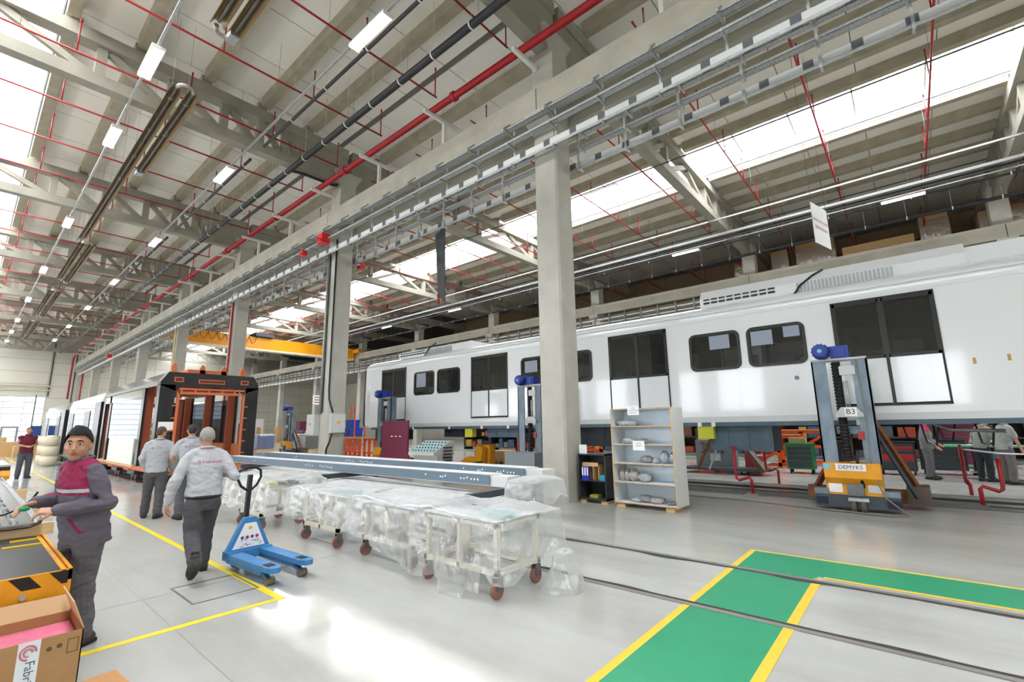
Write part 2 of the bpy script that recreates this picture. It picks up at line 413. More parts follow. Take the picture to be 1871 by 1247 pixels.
# ---- roof trusses
def truss_mesh(yc):
    """perforated girder, solid near the columns, symmetric about yc"""
    b = MB(); hw = 10.3; w2 = .19
    b.box((-.24, yc-hw, 13.0), (.24, yc+hw, 13.38)); b.box((-w2, yc-hw, 11.72), (w2, yc+hw, 12.08))
    V = [0, 2.35, 4.1, 5.65, 6.85, 7.75]
    for s in (-1, 1):
        b.box((-w2+.02, min(yc+s*8.35, yc+s*hw), 12.0), (w2-.02, max(yc+s*8.35, yc+s*hw), 13.1))
        for k, v in enumerate(V):
            if k: b.box((-.12, yc+s*v-.12, 12.05), (.12, yc+s*v+.12, 13.05))
            nx = V[k+1] if k+1 < len(V) else 8.4
            b.bar((0, yc+s*(v+.16), 12.98), (0, yc+s*(nx-.14), 12.02), .2, .17, up=(1, 0, 0))
    return b.mesh('roof_truss', mat('concrete_truss', (152, 149, 136), .85, var=.14, scale=1.3, bump=.2, bscale=16))
for yc, bay in ((-1.0, 'bay over the bare car frames'), (19.78, 'bay over the white carriage')):
    me = truss_mesh(yc)
    for k, x in enumerate(XA):
        tag(link('roof_truss', me, None, (x, 0, 0)), '%s concrete roof truss from the camera in the %s' % (ORD[k], bay), 'roof truss', 'roof trusses', 'structure')
me = MB().box((-.2, 30.4, 12.6), (.2, 43.5, 13.2)).mesh('roof_beam', concrete)
for k, x in enumerate(XA): tag(link('roof_beam', me, None, (x, 0, 0)), '%s roof beam from the camera above the boxes on the upper storage floor' % ORD[k], 'beam', 'mezzanine roof beams', 'structure')

# ---- columns and crane beams
def column_mesh(y0, y1, s):
    b = MB(); c = .05
    poly = [(-.35+c, y0), (.35-c, y0), (.35, y0+c), (.35, y1-c), (.35-c, y1), (-.35+c, y1), (-.35, y1-c), (-.35, y0+c)]
    b.prism(poly, 'z', 0, 9.72)
    b.box((-.34, y0, 9.72), (.34, y1, 12.3))
    b.prism([(y0+.02, 11.75), (y0-.3, 12.3), (y1+.3, 12.3), (y1-.02, 11.75)], 'x', -.33, .33)
    for sg, yy in ((-1, y0), (1, y1)):   # corbels both ways
        b.prism([(yy, 9.3), (yy+sg*.38, 9.5), (yy+sg*.38, 9.72), (yy, 9.72)], 'x', -.35, .35)
    return b.mesh('column', mat('concrete_column', (184, 182, 172), .85, var=.12, scale=1.6, bump=.25, bscale=22))
for y0, row in ((8.98, 'middle row'), (29.9, 'far row behind the white carriage')):
    me = column_mesh(y0, y0+.69, 1)
    for k, x in enumerate(XA):
        tag(link('column', me, None, (x-.02, 0, 0)), '%s concrete column from the camera in the %s' % (ORD[k], row), 'column', 'concrete columns', 'structure')
def crane_beam_mesh(yf, yb):
    """one span: rectangular ends, slimmer web with a chamfered top flange between; front face yf"""
    s = 1 if yb > yf else -1; L = 10.7; b = MB(); V = []; st = [-L/2+.015, -L/2+1.2, -L/2+1.9, L/2-1.9, L/2-1.2, L/2-.015]
    for i, x in enumerate(st):
        e = 0 if i in (0, 1, 4, 5) else .07
        prof = [(yf+s*e, 9.72), (yf+s*e, 10.18-e), (yf, 10.28-e*.6), (yf, 10.40), (yb, 10.40), (yb, 9.72)]
        V += [(x, y, z) for y, z in prof]
    n = 6; Fs = [tuple(range(n)), tuple(range(len(V)-1, len(V)-n-1, -1))]
    for i in range(len(st)-1):
        for j in range(n): Fs.append((i*n+j, (i+1)*n+j, (i+1)*n+(j+1) % n, i*n+(j+1) % n))
    return b.add(V, Fs).mesh('crane_beam', concrete)
for (yf, yb, nm) in ((8.65, 8.97, 'near side of the middle column row'), (10.02, 9.69, 'far side of the middle column row'), (29.55, 29.89, 'far column row')):
    me = crane_beam_mesh(yf, yb)
    for k, x in enumerate(XA[:-1]):
        if x-5.35 < -81: continue
        tag(link('crane_beam', me, None, (x-5.35, 0, 0)), '%s concrete crane beam span from the camera on the %s' % (ORD[k], nm), 'crane beam', 'concrete crane beams', 'structure')
    tag(link('crane_beam', me, None, (9.65, 0, 0)), 'concrete crane beam span nearest the camera on the %s' % nm, 'crane beam', 'concrete crane beams', 'structure')
# mezzanine slab behind the far row with its front fascia
tag(MB().box((XE, 30.7, 9.4), (XR, YF, 9.8)).build('floor_mezzanine', concrete), kind='structure')
# ================================================================= OVERHEAD SERVICES
def ring(b, x, y, z, r, t=.03, mi=0, n=10): b.tube([(x-t/2, y, z), (x+t/2, y, z)], r, n, mi)
# red main along the middle row, turning down at the end wall
t = thing('fire_main', 'thick red fire main running beside the middle concrete crane beam', 'pipe', (0, 8.33, 11.42))
MB().tube([(12, 0, 0), (-78.5, 0, 0), (-80.6, 0, -.25), (-80.9, 0, -.9), (-80.9, 0, -5.6)], .105, 12).build('pipe', red_p, t)
fl = MB().tube([(-.06, 0, 0), (.06, 0, 0)], .15, 12).mesh('coupling', red_p)
for k in range(14): link('coupling', fl, t, (3-6.1*k, 0, 0))
# white brackets carrying it
bm0 = MB().box((-.05, -.35, -.22), (.05, .63, -.115)).mesh('arm', white_st)
bm1 = MB().box((-.05, -.35, -.22), (.05, 1.0, -.115)).mesh('arm', white_st)
bm2 = MB().box((-.05, .42, -1.02), (.05, .52, -.2)).mesh('post', white_st)
for k in range(24):
    x = 4.3-.2-3.567*k
    if x < -78: break
    o = thing('pipe_bracket', '%s white bracket from the camera holding the red fire main' % ORD[k], 'bracket', (x, 8.33, 11.42), 0, 'white brackets under the fire main')
    link('arm', bm1 if k % 3 else bm0, o)
    if k % 3: link('post', bm2, o)
# black drain pipes
def pipe_run(name, label, y, z, r, x0, x1, ring_step, m=black_p, ring_m=white_st):
    o = thing(name, label, 'pipe', (0, y, z)); MB().cyl((x0, 0, 0), (x1, 0, 0), r, 10).build('pipe', m, o)
    rm = MB().tube([(-.02, 0, 0), (.02, 0, 0)], r+.012, 10).cyl((0, 0, r), (0, 0, r+1.6), .006, 4).mesh('hanger', ring_m)
    n = int((x0-x1)/ring_step)
    for k in range(n): link('hanger', rm, o, (x0-.6-ring_step*k, 0, 0))
    return o
pipe_run('drain_pipe', 'thick dark drain pipe under the roof left of the red fire main', 6.98, 11.52, .1, 8, -80, 1.45)
pipe_run('rain_pipe', 'thin black pipe beside the second row of strip lights, nearest stretch', 5.78, 11.66, .05, 4, -16.4, 2.2)
pipe_run('rain_pipe', 'thin black pipe beside the second row of strip lights, middle stretch', 5.78, 11.66, .05, -17.6, -27, 2.2)
pipe_run('rain_pipe', 'thin black pipe beside the second row of strip lights, farthest stretch', 5.78, 11.66, .05, -28.4, -50, 2.2)
o = MB().tube([(-17.0, 7.0, 11.5), (-17.0, 7.5, 11.58), (-17.0, 8.7, 11.6), (-17.0, 8.86, 11.64), (-17.0, 8.9, 11.7)], .06, 8).build('drain_branch', black_p)
tag(o, 'short black drain branch crossing below a roof truss to the middle column row', 'pipe')
# strip lights on their trunking
def strip_light(name, label, x, y, z, n_tube, group, hang=.168):
    o = thing(name, label, 'ceiling light', (x, y, z), 0, group)
    w_ = .15 if n_tube == 2 else .07
    MB().box((-.75, -w_, .06), (.75, w_, .11)).box((-.77, -w_, 0), (-.75, w_, .11)).box((.75, -w_, 0), (.77, w_, .11)).build('housing', white_st, o)
    for k in range(n_tube):
        yy = 0 if n_tube == 1 else (-.075, .075)[k]
        MB().tube([(-.74, yy, .03), (.74, yy, .03)], .05 if n_tube == 2 else .045, 8).build('tube', lamp_m, o)
    MB().cyl((-.6, 0, .1), (-.6, 0, hang), .006, 4).cyl((.6, 0, .1), (.6, 0, hang), .006, 4).build('hanger', galv, o)
    return o
def trunking(label, y, z, x0, x1, w_=.06, h=.05, m=galv):
    tag(MB().box((x1, y-w_/2, z), (x0, y+w_/2, z+h)).build('cable_trunking', m), label, 'trunking')
trunking('galvanised trunking carrying the strip lights beside the near skylight', 2.1, 11.62, 8, -80)
trunking('galvanised trunking carrying the strip lights left of the dark drain pipe', 5.44, 11.62, 8, -80)
for k, x in enumerate([-14.4, -19.3, -29.2, -39.2, -49.0, -58.8, -66, -73]):
    strip_light('strip_light', '%s lit strip light from the camera in the row beside the near skylight' % ORD[k], x, 2.1, 11.45, 2, 'strip lights beside the near skylight')
for k, x in enumerate([-9.13, -19.2, -29.1, -39.1, -49, -59, -69]):
    strip_light('strip_light', '%s lit strip light from the camera in the row next to the dark drain pipe' % ORD[k], x, 5.44, 11.45, 2, 'strip lights next to the drain pipe')
for k, x in enumerate([-8.85, -18.6, -28.4, -38]):
    strip_light('strip_light', '%s strip light from the camera over the near side of the white carriage' % ORD[k], x, 16.4, 11.43, 1, 'strip lights over the white carriage')
for k, x in enumerate([.9, -8.8, -18.6, -28.4, -38.2]):
    strip_light('strip_light', '%s strip light from the camera along the far side above the white carriage' % ORD[k], x, 26.0, 11.38, 1, 'strip lights along the far side')
strip_light('strip_light', 'lit strip light above the cable trays at the top right', -1.2, 11.6, 11.4, 1, 'strip lights over the white carriage', 2.52)
# radiant tube heaters
heat_m = mat('heater_hood', (150, 128, 94), .4, .45, var=.25, scale=5, stretch=(.2, 4, 1)); heat_t = mat('heater_tube', (104, 100, 96), .5, .3, var=.3, scale=7); flue = mat('flue_steel', (170, 166, 160), .35, .7)
def heater(label, x0, la, lb, y=2.95, z=11.2):
    o = thing('radiant_heater', label, 'heater', (x0, y, z), 0, 'radiant tube heaters')
    for s, L in ((-1, la), (1, lb)):
        yc = s*.19
        MB().prism([(yc-.16, -.03), (yc-.07, .15), (yc+.07, .15), (yc+.16, -.03), (yc+.145, -.03), (yc+.06, .13), (yc-.06, .13), (yc-.145, -.03)], 'x', -L, 0).build('hood', heat_m, o)
        MB().cyl((-L+.1, yc, .04), (.05, yc, .04), .04, 10).build('tube', heat_t, o)
        cm = MB().tube([(-.01, 0, .04), (.01, 0, .04)], .07, 8).cyl((0, 0, .1), (0, 0, 2.72), .005, 4).mesh('clamp', galv)
        for k in range(int(L/2.2)): link('clamp', cm, o, (-.6-2.2*k, yc, 0))
    MB().tube([(.05, -.19, .04)]+[(.1+.19*math.sin(a), -.19*math.cos(a), .04) for a in [PI*k/8 for k in range(1, 8)]]+[(.05, .19, .04)], .055, 10).build('return_bend', flue, o)
    MB().box((-lb-.35, .1, -.02), (-lb, .3, .16)).build('burner', galv, o)
heater('pair of brown radiant heater hoods at the top edge of the view', 3.5, 14.9, 14.9)
heater('longest brown radiant heater hanging just left of the second row of strip lights', -14.6, 16.2, 6.1)
heater('brown radiant heater behind the longest one', -31.2, 9.0, 9.0, 3.05)
heater('third brown radiant heater toward the end wall', -43.5, 10.5, 10.5, 3.05)
heater('brown radiant heater farthest away, close to the end wall', -57, 12, 12, 3.05)
# the near heater's bend faces away from the camera: mirror bend at its far end
o = MB().tube([(-11.45, 2.76, 11.24)]+[(-11.5-.19*math.sin(a), 2.95-.19*math.cos(a), 11.24) for a in [PI*k/8 for k in range(1, 8)]]+[(-11.45, 3.14, 11.24)], .055, 10).build('heater_bend', flue)
tag(o, 'grey bent tube at the end of the heater hoods at the top edge', 'heater bend')
# sprinkler branches
def sprinklers(y0, y1, ys, bay, x_from, n, z=12.2, hl=1.3):
    pm_ = MB().cyl((0, y0, 0), (0, y1, 0), .03, 6).mesh('pipe', red_p)
    dm = MB().cyl((0, 0, 0), (0, 0, .95), .022, 5).cyl((0, 0, .95), (0, 0, 1.05), .03, 5).mesh('riser', red_p)
    hm = MB().cyl((0, 0, 0), (0, 0, hl), .005, 3).mesh('hanger', galv_dk)
    for k in range(n):
        o = thing('sprinkler_pipe', '%s red sprinkler pipe from the camera across the %s' % (ORD[k], bay), 'sprinkler pipe', (x_from-3.04*k, 0, z), 0, 'red sprinkler pipes')
        link('pipe', pm_, o)
        for i, yy in enumerate(ys):
            link('riser', dm, o, (0, yy, 0))
            if (k < 8 or hl > 2) and i: link('hanger', hm, o, (0, yy-1.1, 0))
sprinklers(-3, 8.66, [-1.9, .78, 3.48, 6.08, 8.6], 'bay over the bare car frames', 1.76, 26)
sprinklers(10.2, 29, [11, 13.1, 15.3, 18.3, 21, 23.5, 26.0, 28.4], 'bay over the white carriage', 4.8, 22)
sprinklers(30.8, 36, [32, 34.5], 'upper storage floor', 4.8, 9, 11.9, 2.06)
# cable trays on both sides of the middle row
perf = mat('perforated_tray', (178, 181, 180), .5, .45, var=.35, scale=40, stretch=(1, .2, 1)); bus_m = mat('busbar_paint', (206, 208, 207), .4, .2); bus_d = mat('busbar_joint', (92, 94, 98), .6)
def tray_set(y, s, label, za, zb, zc):
    """trays hung under a crane beam; s=+1: arms reach toward +y"""
    o = thing('cable_tray', label, 'cable tray', (0, y, 0))
    def U(yc, z, w_, h, nm, m): MB().box((-78, yc-w_/2, z), (12, yc+w_/2, z+.008)).box((-78, yc-w_/2, z), (12, yc-w_/2+.008, z+h)).box((-78, yc+w_/2-.008, z), (12, yc+w_/2, z+h)).build(nm, m, o)
    U(0, za, .16, .06, 'upper_tray', perf); U(.1*s, zb, .17, .07, 'middle_tray', perf)
    MB().box((-78, .22*s-.04, zc+.02), (12, .22*s+.04, zc+.2)).build('busbar', bus_m, o)
    MB().box((-78, .22*s-.055, zc-.03), (12, .22*s-.035, zc+.04)).build('strut_rail', galv, o)
    jm = MB().box((-.09, .22*s-.05, zc+.015), (.09, .22*s+.05, zc+.21)).mesh('busbar_joint', bus_d)
    for k in range(62): link('busbar_joint', jm, o, (4-.78*k, 0, 0))
    am = MB()
    am.box((-.025, .3*s-.025, zc-.08), (.025, .3*s+.025, 9.72)); am.box((-.02, min(-.2*s, .32*s), za-.05), (.02, max(-.2*s, .32*s), za)); am.box((-.02, min(-.05*s, .32*s), zb-.05), (.02, max(-.05*s, .32*s), zb))
    am.box((-.02, min(.12*s, .32*s), zc-.06), (.02, max(.12*s, .32*s), zc-.01)); am.bar((0, -.2*s, za-.02), (0, .1*s, 9.72), .05, .05)
    arm = am.mesh('bracket', galv)
    for k in range(60): link('bracket', arm, o, (3.6-1.36*k, 0, 0))
    return o
tray_set(8.52, 1, 'near galvanised cable trays hung under the front of the middle crane beam', 9.45, 9.12, 8.6)
tray_set(10.15, -1, 'galvanised cable trays on the far side of the middle column row', 9.6, 9.1, 8.46)
# ladder trays below the far crane beam
o = thing('cable_ladder', 'galvanised cable ladder under the far crane beam behind the white carriage', 'cable tray', (0, 29.3, 0))
for nm, z in (('rail', 9.15), ('rail', 8.85), ('rail', 8.45)): MB().box((-78, -.08, z), (12, .08, z+.09)).build(nm, galv, o)
MB().box((-78, -.14, 8.05), (12, -.1, 8.3)).build('busbar', bus_m, o)
rm_ = MB().box((-.04, -.17, 7.95), (.04, -.12, 9.5)).mesh('post', galv_dk)
for k in range(70): link('post', rm_, o, (6-1.2*k, 0, 0))
jm = MB().box((-.05, -.15, 8.0), (.05, -.09, 8.33)).mesh('busbar_joint', bus_d)
for k in range(100): link('busbar_joint', jm, o, (5.6-.6*k, 0, 0))
# lengthwise runs in the far bay
trunking('thin conduit under the far skylight', 16.4, 11.6, 8, -60, .05, .04, galv_dk)
trunking('silver trunking crossing above the hanging white sign', 22.9, 11.5, 8, -60, .07, .07, galv)
trunking('grey twin trunking with dark edge behind the hanging white sign', 24.6, 11.35, 8, -60, .14, .12, mat('trunking_grey', (150, 152, 150), .5, .2))
trunking('dark rail running under the grey twin trunking', 24.72, 11.2, 8, -60, .05, .12, black_p)
pipe_run('rain_pipe', 'thin black pipe along the far bay above the carriage', 26.4, 11.5, .05, 8, -60, 3.1)
pipe_run('drain_pipe', 'thick black pipe along the far bay in front of the upper boxes', 28.2, 11.2, .085, 8, -60, 1.6)
trunking('narrow galvanised trunking of the far strip lights', 26.0, 11.55, 8, -60, .05, .04, galv)
# sign plates
sg = thing('hanging_sign', 'white hanging sign with red lettering above the white carriage', 'sign', (0, 0, 0))
a = pt(1480, 369, Y=16); bv = Vector((.27, 1.1, 0)); hgt = 1.3; nrm = Vector((1.1, -.27, 0)).normalized()
b = MB(); q = [a, a+bv, a+bv-Vector((0, 0, hgt)), a-Vector((0, 0, hgt))]
b.add([p+nrm*.01 for p in q]+[p-nrm*.01 for p in q], [(0,1,2,3),(7,6,5,4),(0,4,5,1),(1,5,6,2),(2,6,7,3),(3,7,4,0)]); b.build('board', paper, sg)
rz = math.atan2(bv.y, bv.x)
c = a+bv*.5-Vector((0, 0, .65))+nrm*.016
for dz, s_ in ((.12, 'ALÜMİNYUM KAYNAK'), (-.12, 'İŞ İSTASYONU')): text_mesh('lettering', s_, .13, red_ink, sg, c+Vector((0, 0, dz)), (PI/2, 0, rz))
for p in (a+bv*.05, a+bv*.95): MB().cyl(p, (p.x, p.y, 13.95), .006, 4).build('wire', galv_dk, sg)
bn = [pt(796, 430, Y=10.6), pt(813, 414, Y=10.6), pt(813, 556, Y=10.6), pt(801, 540, Y=10.6)]
b = MB(); b.add([Vector(p)+Vector((0, -.02, 0)) for p in bn]+[Vector(p)+Vector((0, .02, 0)) for p in bn], [(0,1,2,3),(7,6,5,4),(0,4,5,1),(1,5,6,2),(2,6,7,3),(3,7,4,0)])
sg2 = thing('hanging_banner', 'dark grey hanging banner strip with a red tip between two columns', 'banner'); b.build('cloth', mat('banner_grey', (74, 76, 80), .7, var=.1), sg2)
p = pt(801, 548, Y=10.6); MB().cyl(p+Vector((0, 0, .2)), p+Vector((0, 0, -.16)), .05, 8).build('tip', red_p, sg2)
MB().cyl(pt(806, 420, Y=10.6), Vector((pt(806, 420, Y=10.6).x, 10.6, 13.95)), .006, 4).build('wire', galv_dk, sg2)
# yellow overhead crane
t = thing('overhead_crane', 'yellow overhead crane girder spanning the far bay', 'crane', (-50, 0, 0))
MB().box((-.35, 10.2, 9.75), (.35, 29.4, 10.95)).build('girder', yellow_p, t); MB().box((-.42, 10.2, 9.6), (.42, 29.4, 9.75)).build('flange', mat('crane_cream', (236, 224, 196), .5), t)
for y in (10.0, 29.35): MB().box((-1.6, y-.2, 10.42), (1.6, y+.2, 10.85)).build('end_carriage', yellow_p, t)
MB().box((-.9, 18.2, 11.0), (.7, 20.0, 11.35)).build('trolley', steel_dk, t)
for k in range(10):
    y = 11.6+.72*k; MB().tube([(.38, y+.72*i/6-.36, 10.98-.75*(1-((i-3)/3)**2)) for i in range(7)], .02, 5).build('festoon_cable', mat('cable_brown', (150, 96, 30), .6), t)
# small red sockets on the trays, boxes and conduits on columns
def plug(label, x, y, z, s):
    o = thing('power_socket', label, 'socket', (x, y, z)); MB().box((-.2*s, -.16*s, -.18*s), (.2*s, .16*s, .2*s)).build('case', mat('socket_red', (206, 30, 30), .35), o)
    MB().cyl((-.06*s, -.16*s, 0), (-.06*s, -.24*s, -.05*s), .06*s, 8).cyl((.1*s, -.16*s, -.06*s), (.1*s, -.22*s, -.1*s), .05*s, 8).build('outlet', red_p, o)
plug('large red power socket on the cable tray above the second column', -16.95, 8.45, 9.12, 1.0)
plug('small red power socket left of the large one on the tray', -18.6, 8.45, 8.95, .6)
plug('red power socket on the far tray right of the second column', -17.0, 10.2, 8.45, .7)
plug('tiny red power socket on the tray near the end wall', -57.5, 8.4, 8.8, .9)
box_g = mat('switch_box', (196, 198, 196), .4)
def swbox(label, x, y, z, w_, d, h, rz=0):
    o = thing('switch_box', label, 'electrical box', (x, y, z), rz); MB().box((-w_/2, -d, -h/2), (w_/2, 0, h/2)).build('case', box_g, o)
    MB().box((-w_/2+.03, -d-.012, -h/2+.03), (w_/2-.03, -d, h/2-.03)).build('door', mat('switch_door', (206, 208, 206), .4), o)
    MB().box((-.05, -d-.02, -.02), (.05, -d-.012, .08)).build('warning_plate', yellow_p if x > -17 else galv, o)
swbox('grey switch box on the left side of the second column', -17.75, 8.98, 1.85, .62, .2, .82)
swbox('grey switch box with yellow warning plate on the right of the second column', -16.77, 9.3, 1.9, .56, .18, .72, PI/2)
def conduit(label, pts, r, m): tag(MB().tube(pts, r, 7).build('conduit', m), label, 'conduit')
conduit('black cable running down the second column to the box', [(-16.75, 8.93, 9.2), (-16.75, 8.93, 3.2), (-16.7, 8.93, 2.8), (-16.58, 8.95, 2.55), (-16.5, 9.0, 2.3)], .035, black_rb)
conduit('black cable below the box on the second column', [(-16.5, 9.0, 1.52), (-16.56, 8.95, 1.2), (-16.72, 8.93, .95), (-16.75, 8.93, .3), (-16.75, 8.93, .02)], .035, black_rb)
conduit('grey conduit on the left front of the second column', [(-17.35, 8.93, 9.0), (-17.35, 8.93, 2.25)], .045, galv)
conduit('dark thin conduit on the second column front', [(-17.2, 8.94, 9.0), (-17.2, 8.94, 2.3)], .02, black_rb)
conduit('red riser pipe on the third column', [(-27.6, 8.9, 8.6), (-27.6, 8.9, 0)], .05, red_p)
conduit('red riser pipe near the end wall beside the last column', [(-74.5, 8.7, 8.6), (-74.5, 8.7, 0)], .08, red_p)
conduit('yellow stained drip line on the fourth column', [(-38.3, 8.95, 9.3), (-38.3, 8.95, 2.5)], .03, mat('rust_yellow', (222, 186, 80), .8))
# ================================================================= WHITE CARRIAGE
Y0, Y1 = 12.6, 15.4; ZB, ZS = 1.72, 4.42        # near side, far side, sill, side top
XT0, XT1 = -20.2, 2.35
train_w = mat('carriage_white', (237, 240, 243), .13, coat=.5, var=.015, scale=.8)
door_w = mat('door_white', (234, 238, 242), .12, coat=.5)
glass_m = mat_film('tinted_glass', (14, 15, 18), .62, .02, (.46, .49, .52), gloss=.16, wstr=0, facing=False)
gasket = mat('gasket_black', (22, 23, 27), .35)
under_m = mat('underframe_blue_grey', (84, 104, 120), .45, .2, var=.15, scale=3); under_d = mat('underframe_dark', (44, 50, 56), .55, .2, var=.25, scale=4)
inner_m = mat('interior_panel', (176, 180, 182), .6); film_bl = mat('protective_film', (150, 160, 178), .35)
T = thing('metro_carriage', 'long white metro carriage raised on blue lifting jacks', 'train carriage', (0, 0, 0))
DOORS = [(-18.72, -16.92), (-12.77, -10.95), (-6.80, -5.02), (-1.10, .62)]
WINS = [(-16.33, -14.98), (-14.80, -13.42), (-10.30, -8.98), (-8.80, -7.42), (-4.38, -3.10), (-2.94, -1.67)]
def side(y, nm, s):
    """flat side sheet with openings for doors and windows"""
    ops = [(a, b, 2.04, 4.33) for a, b in DOORS]+[(a+.06, b-.06, 3.12, 3.98) for a, b in WINS]
    xs = sorted({XT0+.45, XT1} | {o[0] for o in ops} | {o[1] for o in ops}); b = MB()
    for p, q in zip(xs, xs[1:]):
        o = [o for o in ops if o[0] <= p and q <= o[1]]
        if not o: b.box((p, min(y, y+s*.06), 1.95), (q, max(y, y+s*.06), ZS))
        else:
            b.box((p, min(y, y+s*.06), 1.95), (q, max(y, y+s*.06), o[0][2])); b.box((p, min(y, y+s*.06), o[0][3]), (q, max(y, y+s*.06), ZS))
    b.prism([(y+s*.05, ZB), (y, 1.86), (y, 1.95), (y+s*.06, 1.95), (y+s*.1, ZB)], 'x', XT0+.45, XT1)
    b.build(nm, train_w, T)
side(Y0, 'side_wall', 1); side(Y1, 'side_wall', -1)
# roof arch, floor, rounded left end
ym = (Y0+Y1)/2; hw = (Y1-Y0)/2
arch = [(ym-hw*math.cos(a)**.55 if math.cos(a) > 0 else ym+hw*abs(math.cos(a))**.55, ZS+.5*math.sin(a)**.8) for a in [PI*k/20 for k in range(21)]]
inn = [(ym+(y-ym)*.955, z-.05) for y, z in arch]
b = MB(); V = []
for x in (XT0+.45, XT1): V += [(x, y, z) for y, z in arch]+[(x, y, z) for y, z in inn]
n = 21
for k in range(n-1): b.f.append((k, k+1, 2*n+k+1, 2*n+k)); b.m.append(0); b.sm.append(True)
for k in range(n-1): b.f.append((n+k, 3*n+k, 3*n+k+1, n+k+1)); b.m.append(0); b.sm.append(True)
b.v = V; b.build('roof_shell', train_w, T)
b = MB().box((XT0+.45, Y0-.012, ZS-.02), (XT1, Y0+.01, ZS+.0)); b.box((XT0+.45, Y0-.03, ZS+.16), (XT1, Y0+.06, ZS+.2)); b.build('cant_rail', train_w, T)
# left end: rounded nose made of shrinking sections
b = MB(); sec = [(0, .0), (.25, .0), (.38, .03), (.45, .1)]
prof = [(Y0, ZB+.12)]+[(y, z) for y, z in arch]+[(Y1, ZB+.12), (Y1-.08, ZB), (Y0+.08, ZB)]
V = []; m_ = len(prof)
for dx, inset in sec: V += [(XT0+.45-dx, ym+(y-ym)*(1-inset/hw), 3.2+(z-3.2)*(1-inset*.6)) for y, z in prof]
b.v = V
for i in range(len(sec)-1):
    for k in range(m_): b.f.append((i*m_+k, i*m_+(k+1) % m_, (i+1)*m_+(k+1) % m_, (i+1)*m_+k)); b.m.append(0); b.sm.append(True)
b.f.append(tuple((len(sec)-1)*m_+k for k in range(m_))); b.m.append(0); b.sm.append(False)
b.build('end_cap', train_w, T)
MB().box((XT0-.42, ym-.8, ZB+.1), (XT0, ym+.8, 4.35)).box((XT0-.2, Y0+.12, 1.8), (XT0-.02, Y1-.12, 4.5)).build('gangway', gasket, T)
MB().box((XT0+.5, Y0+.1, ZB), (XT1, Y1-.1, ZB+.22)).build('floor_plate', under_d, T)
MB().box((XT0+.5, Y0+.14, 4.3), (XT1, Y1-.14, 4.36)).build('inner_ceiling', inner_m, T)
# sliding doors
for (a, c) in DOORS:
    m = (a+c)/2
    for yy, s in ((Y0, -1), (Y1, 1)):
        for (p, q) in ((a, m), (m, c)):
            d = MB()
            def yb(t0, t1): return (min(yy+s*t0, yy+s*t1), max(yy+s*t0, yy+s*t1))
            u = yb(-.02, .012)
            d.box((p+.012, u[0], 2.07), (q-.012, u[1], 3.02)); lf = d.build('door_leaf', door_w, T)
            k = yb(-.02, .016); g = .055
            MB().box((p, k[0], 3.02), (p+g, k[1], 4.32)).box((q-g, k[0], 3.02), (q, k[1], 4.32)).box((p, k[0], 3.02), (q, k[1], 3.09)).box((p, k[0], 4.24), (q, k[1], 4.32)).build('door_window_frame', gasket, lf)
            k = yb(-.005, .006); MB().box((p+g, k[0], 3.09), (q-g, k[1], 4.24)).build('pane', glass_m, lf)
        k = yb(-.03, .02)
        MB().box((a-.025, k[0], 2.02), (a, k[1], 4.34)).box((c, k[0], 2.02), (c+.025, k[1], 4.34)).box((a-.025, k[0], 2.01), (c+.025, k[1], 2.05)).box((a-.025, k[0], 4.32), (c+.025, k[1], 4.35)).box((m-.03, k[0], 2.05), (m+.03, k[1], 4.33)).build('door_seal', gasket, T)
# windows with rounded black gaskets
def rrect(x0, x1, z0, z1, r, n=6):
    P = []
    for cx_, cz, a0 in ((x1-r, z1-r, 0), (x0+r, z1-r, PI/2), (x0+r, z0+r, PI), (x1-r, z0+r, 1.5*PI)):
        P += [(cx_+r*math.cos(a0+PI/2*k/n), cz+r*math.sin(a0+PI/2*k/n)) for k in range(n+1)]
    return P
for i, (a, c) in enumerate(WINS):
    for yy, s in ((Y0, -1), (Y1, 1)):
        o_ = rrect(a, c, 3.05, 4.05, .16); i_ = rrect(a+.07, c-.07, 3.12, 3.98, .12); n = len(o_)
        V = [(x, yy+s*.0, z) for x, z in o_]+[(x, yy+s*.022, z) for x, z in o_]+[(x, yy+s*.022, z) for x, z in i_]+[(x, yy-s*.03, z) for x, z in i_]
        Fs = []
        for r_ in range(3):
            for k in range(n): Fs.append((r_*n+k, r_*n+(k+1) % n, (r_+1)*n+(k+1) % n, (r_+1)*n+k))
        w_ = MB().add(V, Fs).build('window', gasket, T)
        MB().add([(x, yy+s*.004, z) for x, z in i_], [tuple(range(n))]).build('pane', glass_m, w_)
# pale film sheets stuck inside the near windows
for x, z, w_, h in ((-15.85, 3.7, .62, .62), (-9.85, 3.72, .55, .4), (-9.2, 3.75, .3, .4), (-3.6, 3.78, .5, .36), (-2.6, 3.76, .48, .36), (-1.95, 3.84, .34, .26)):
    MB().box((x-w_/2, Y0-.008, z-h/2), (x+w_/2, Y0-.0045, z+h/2)).build('film_sheet', film_bl, T)
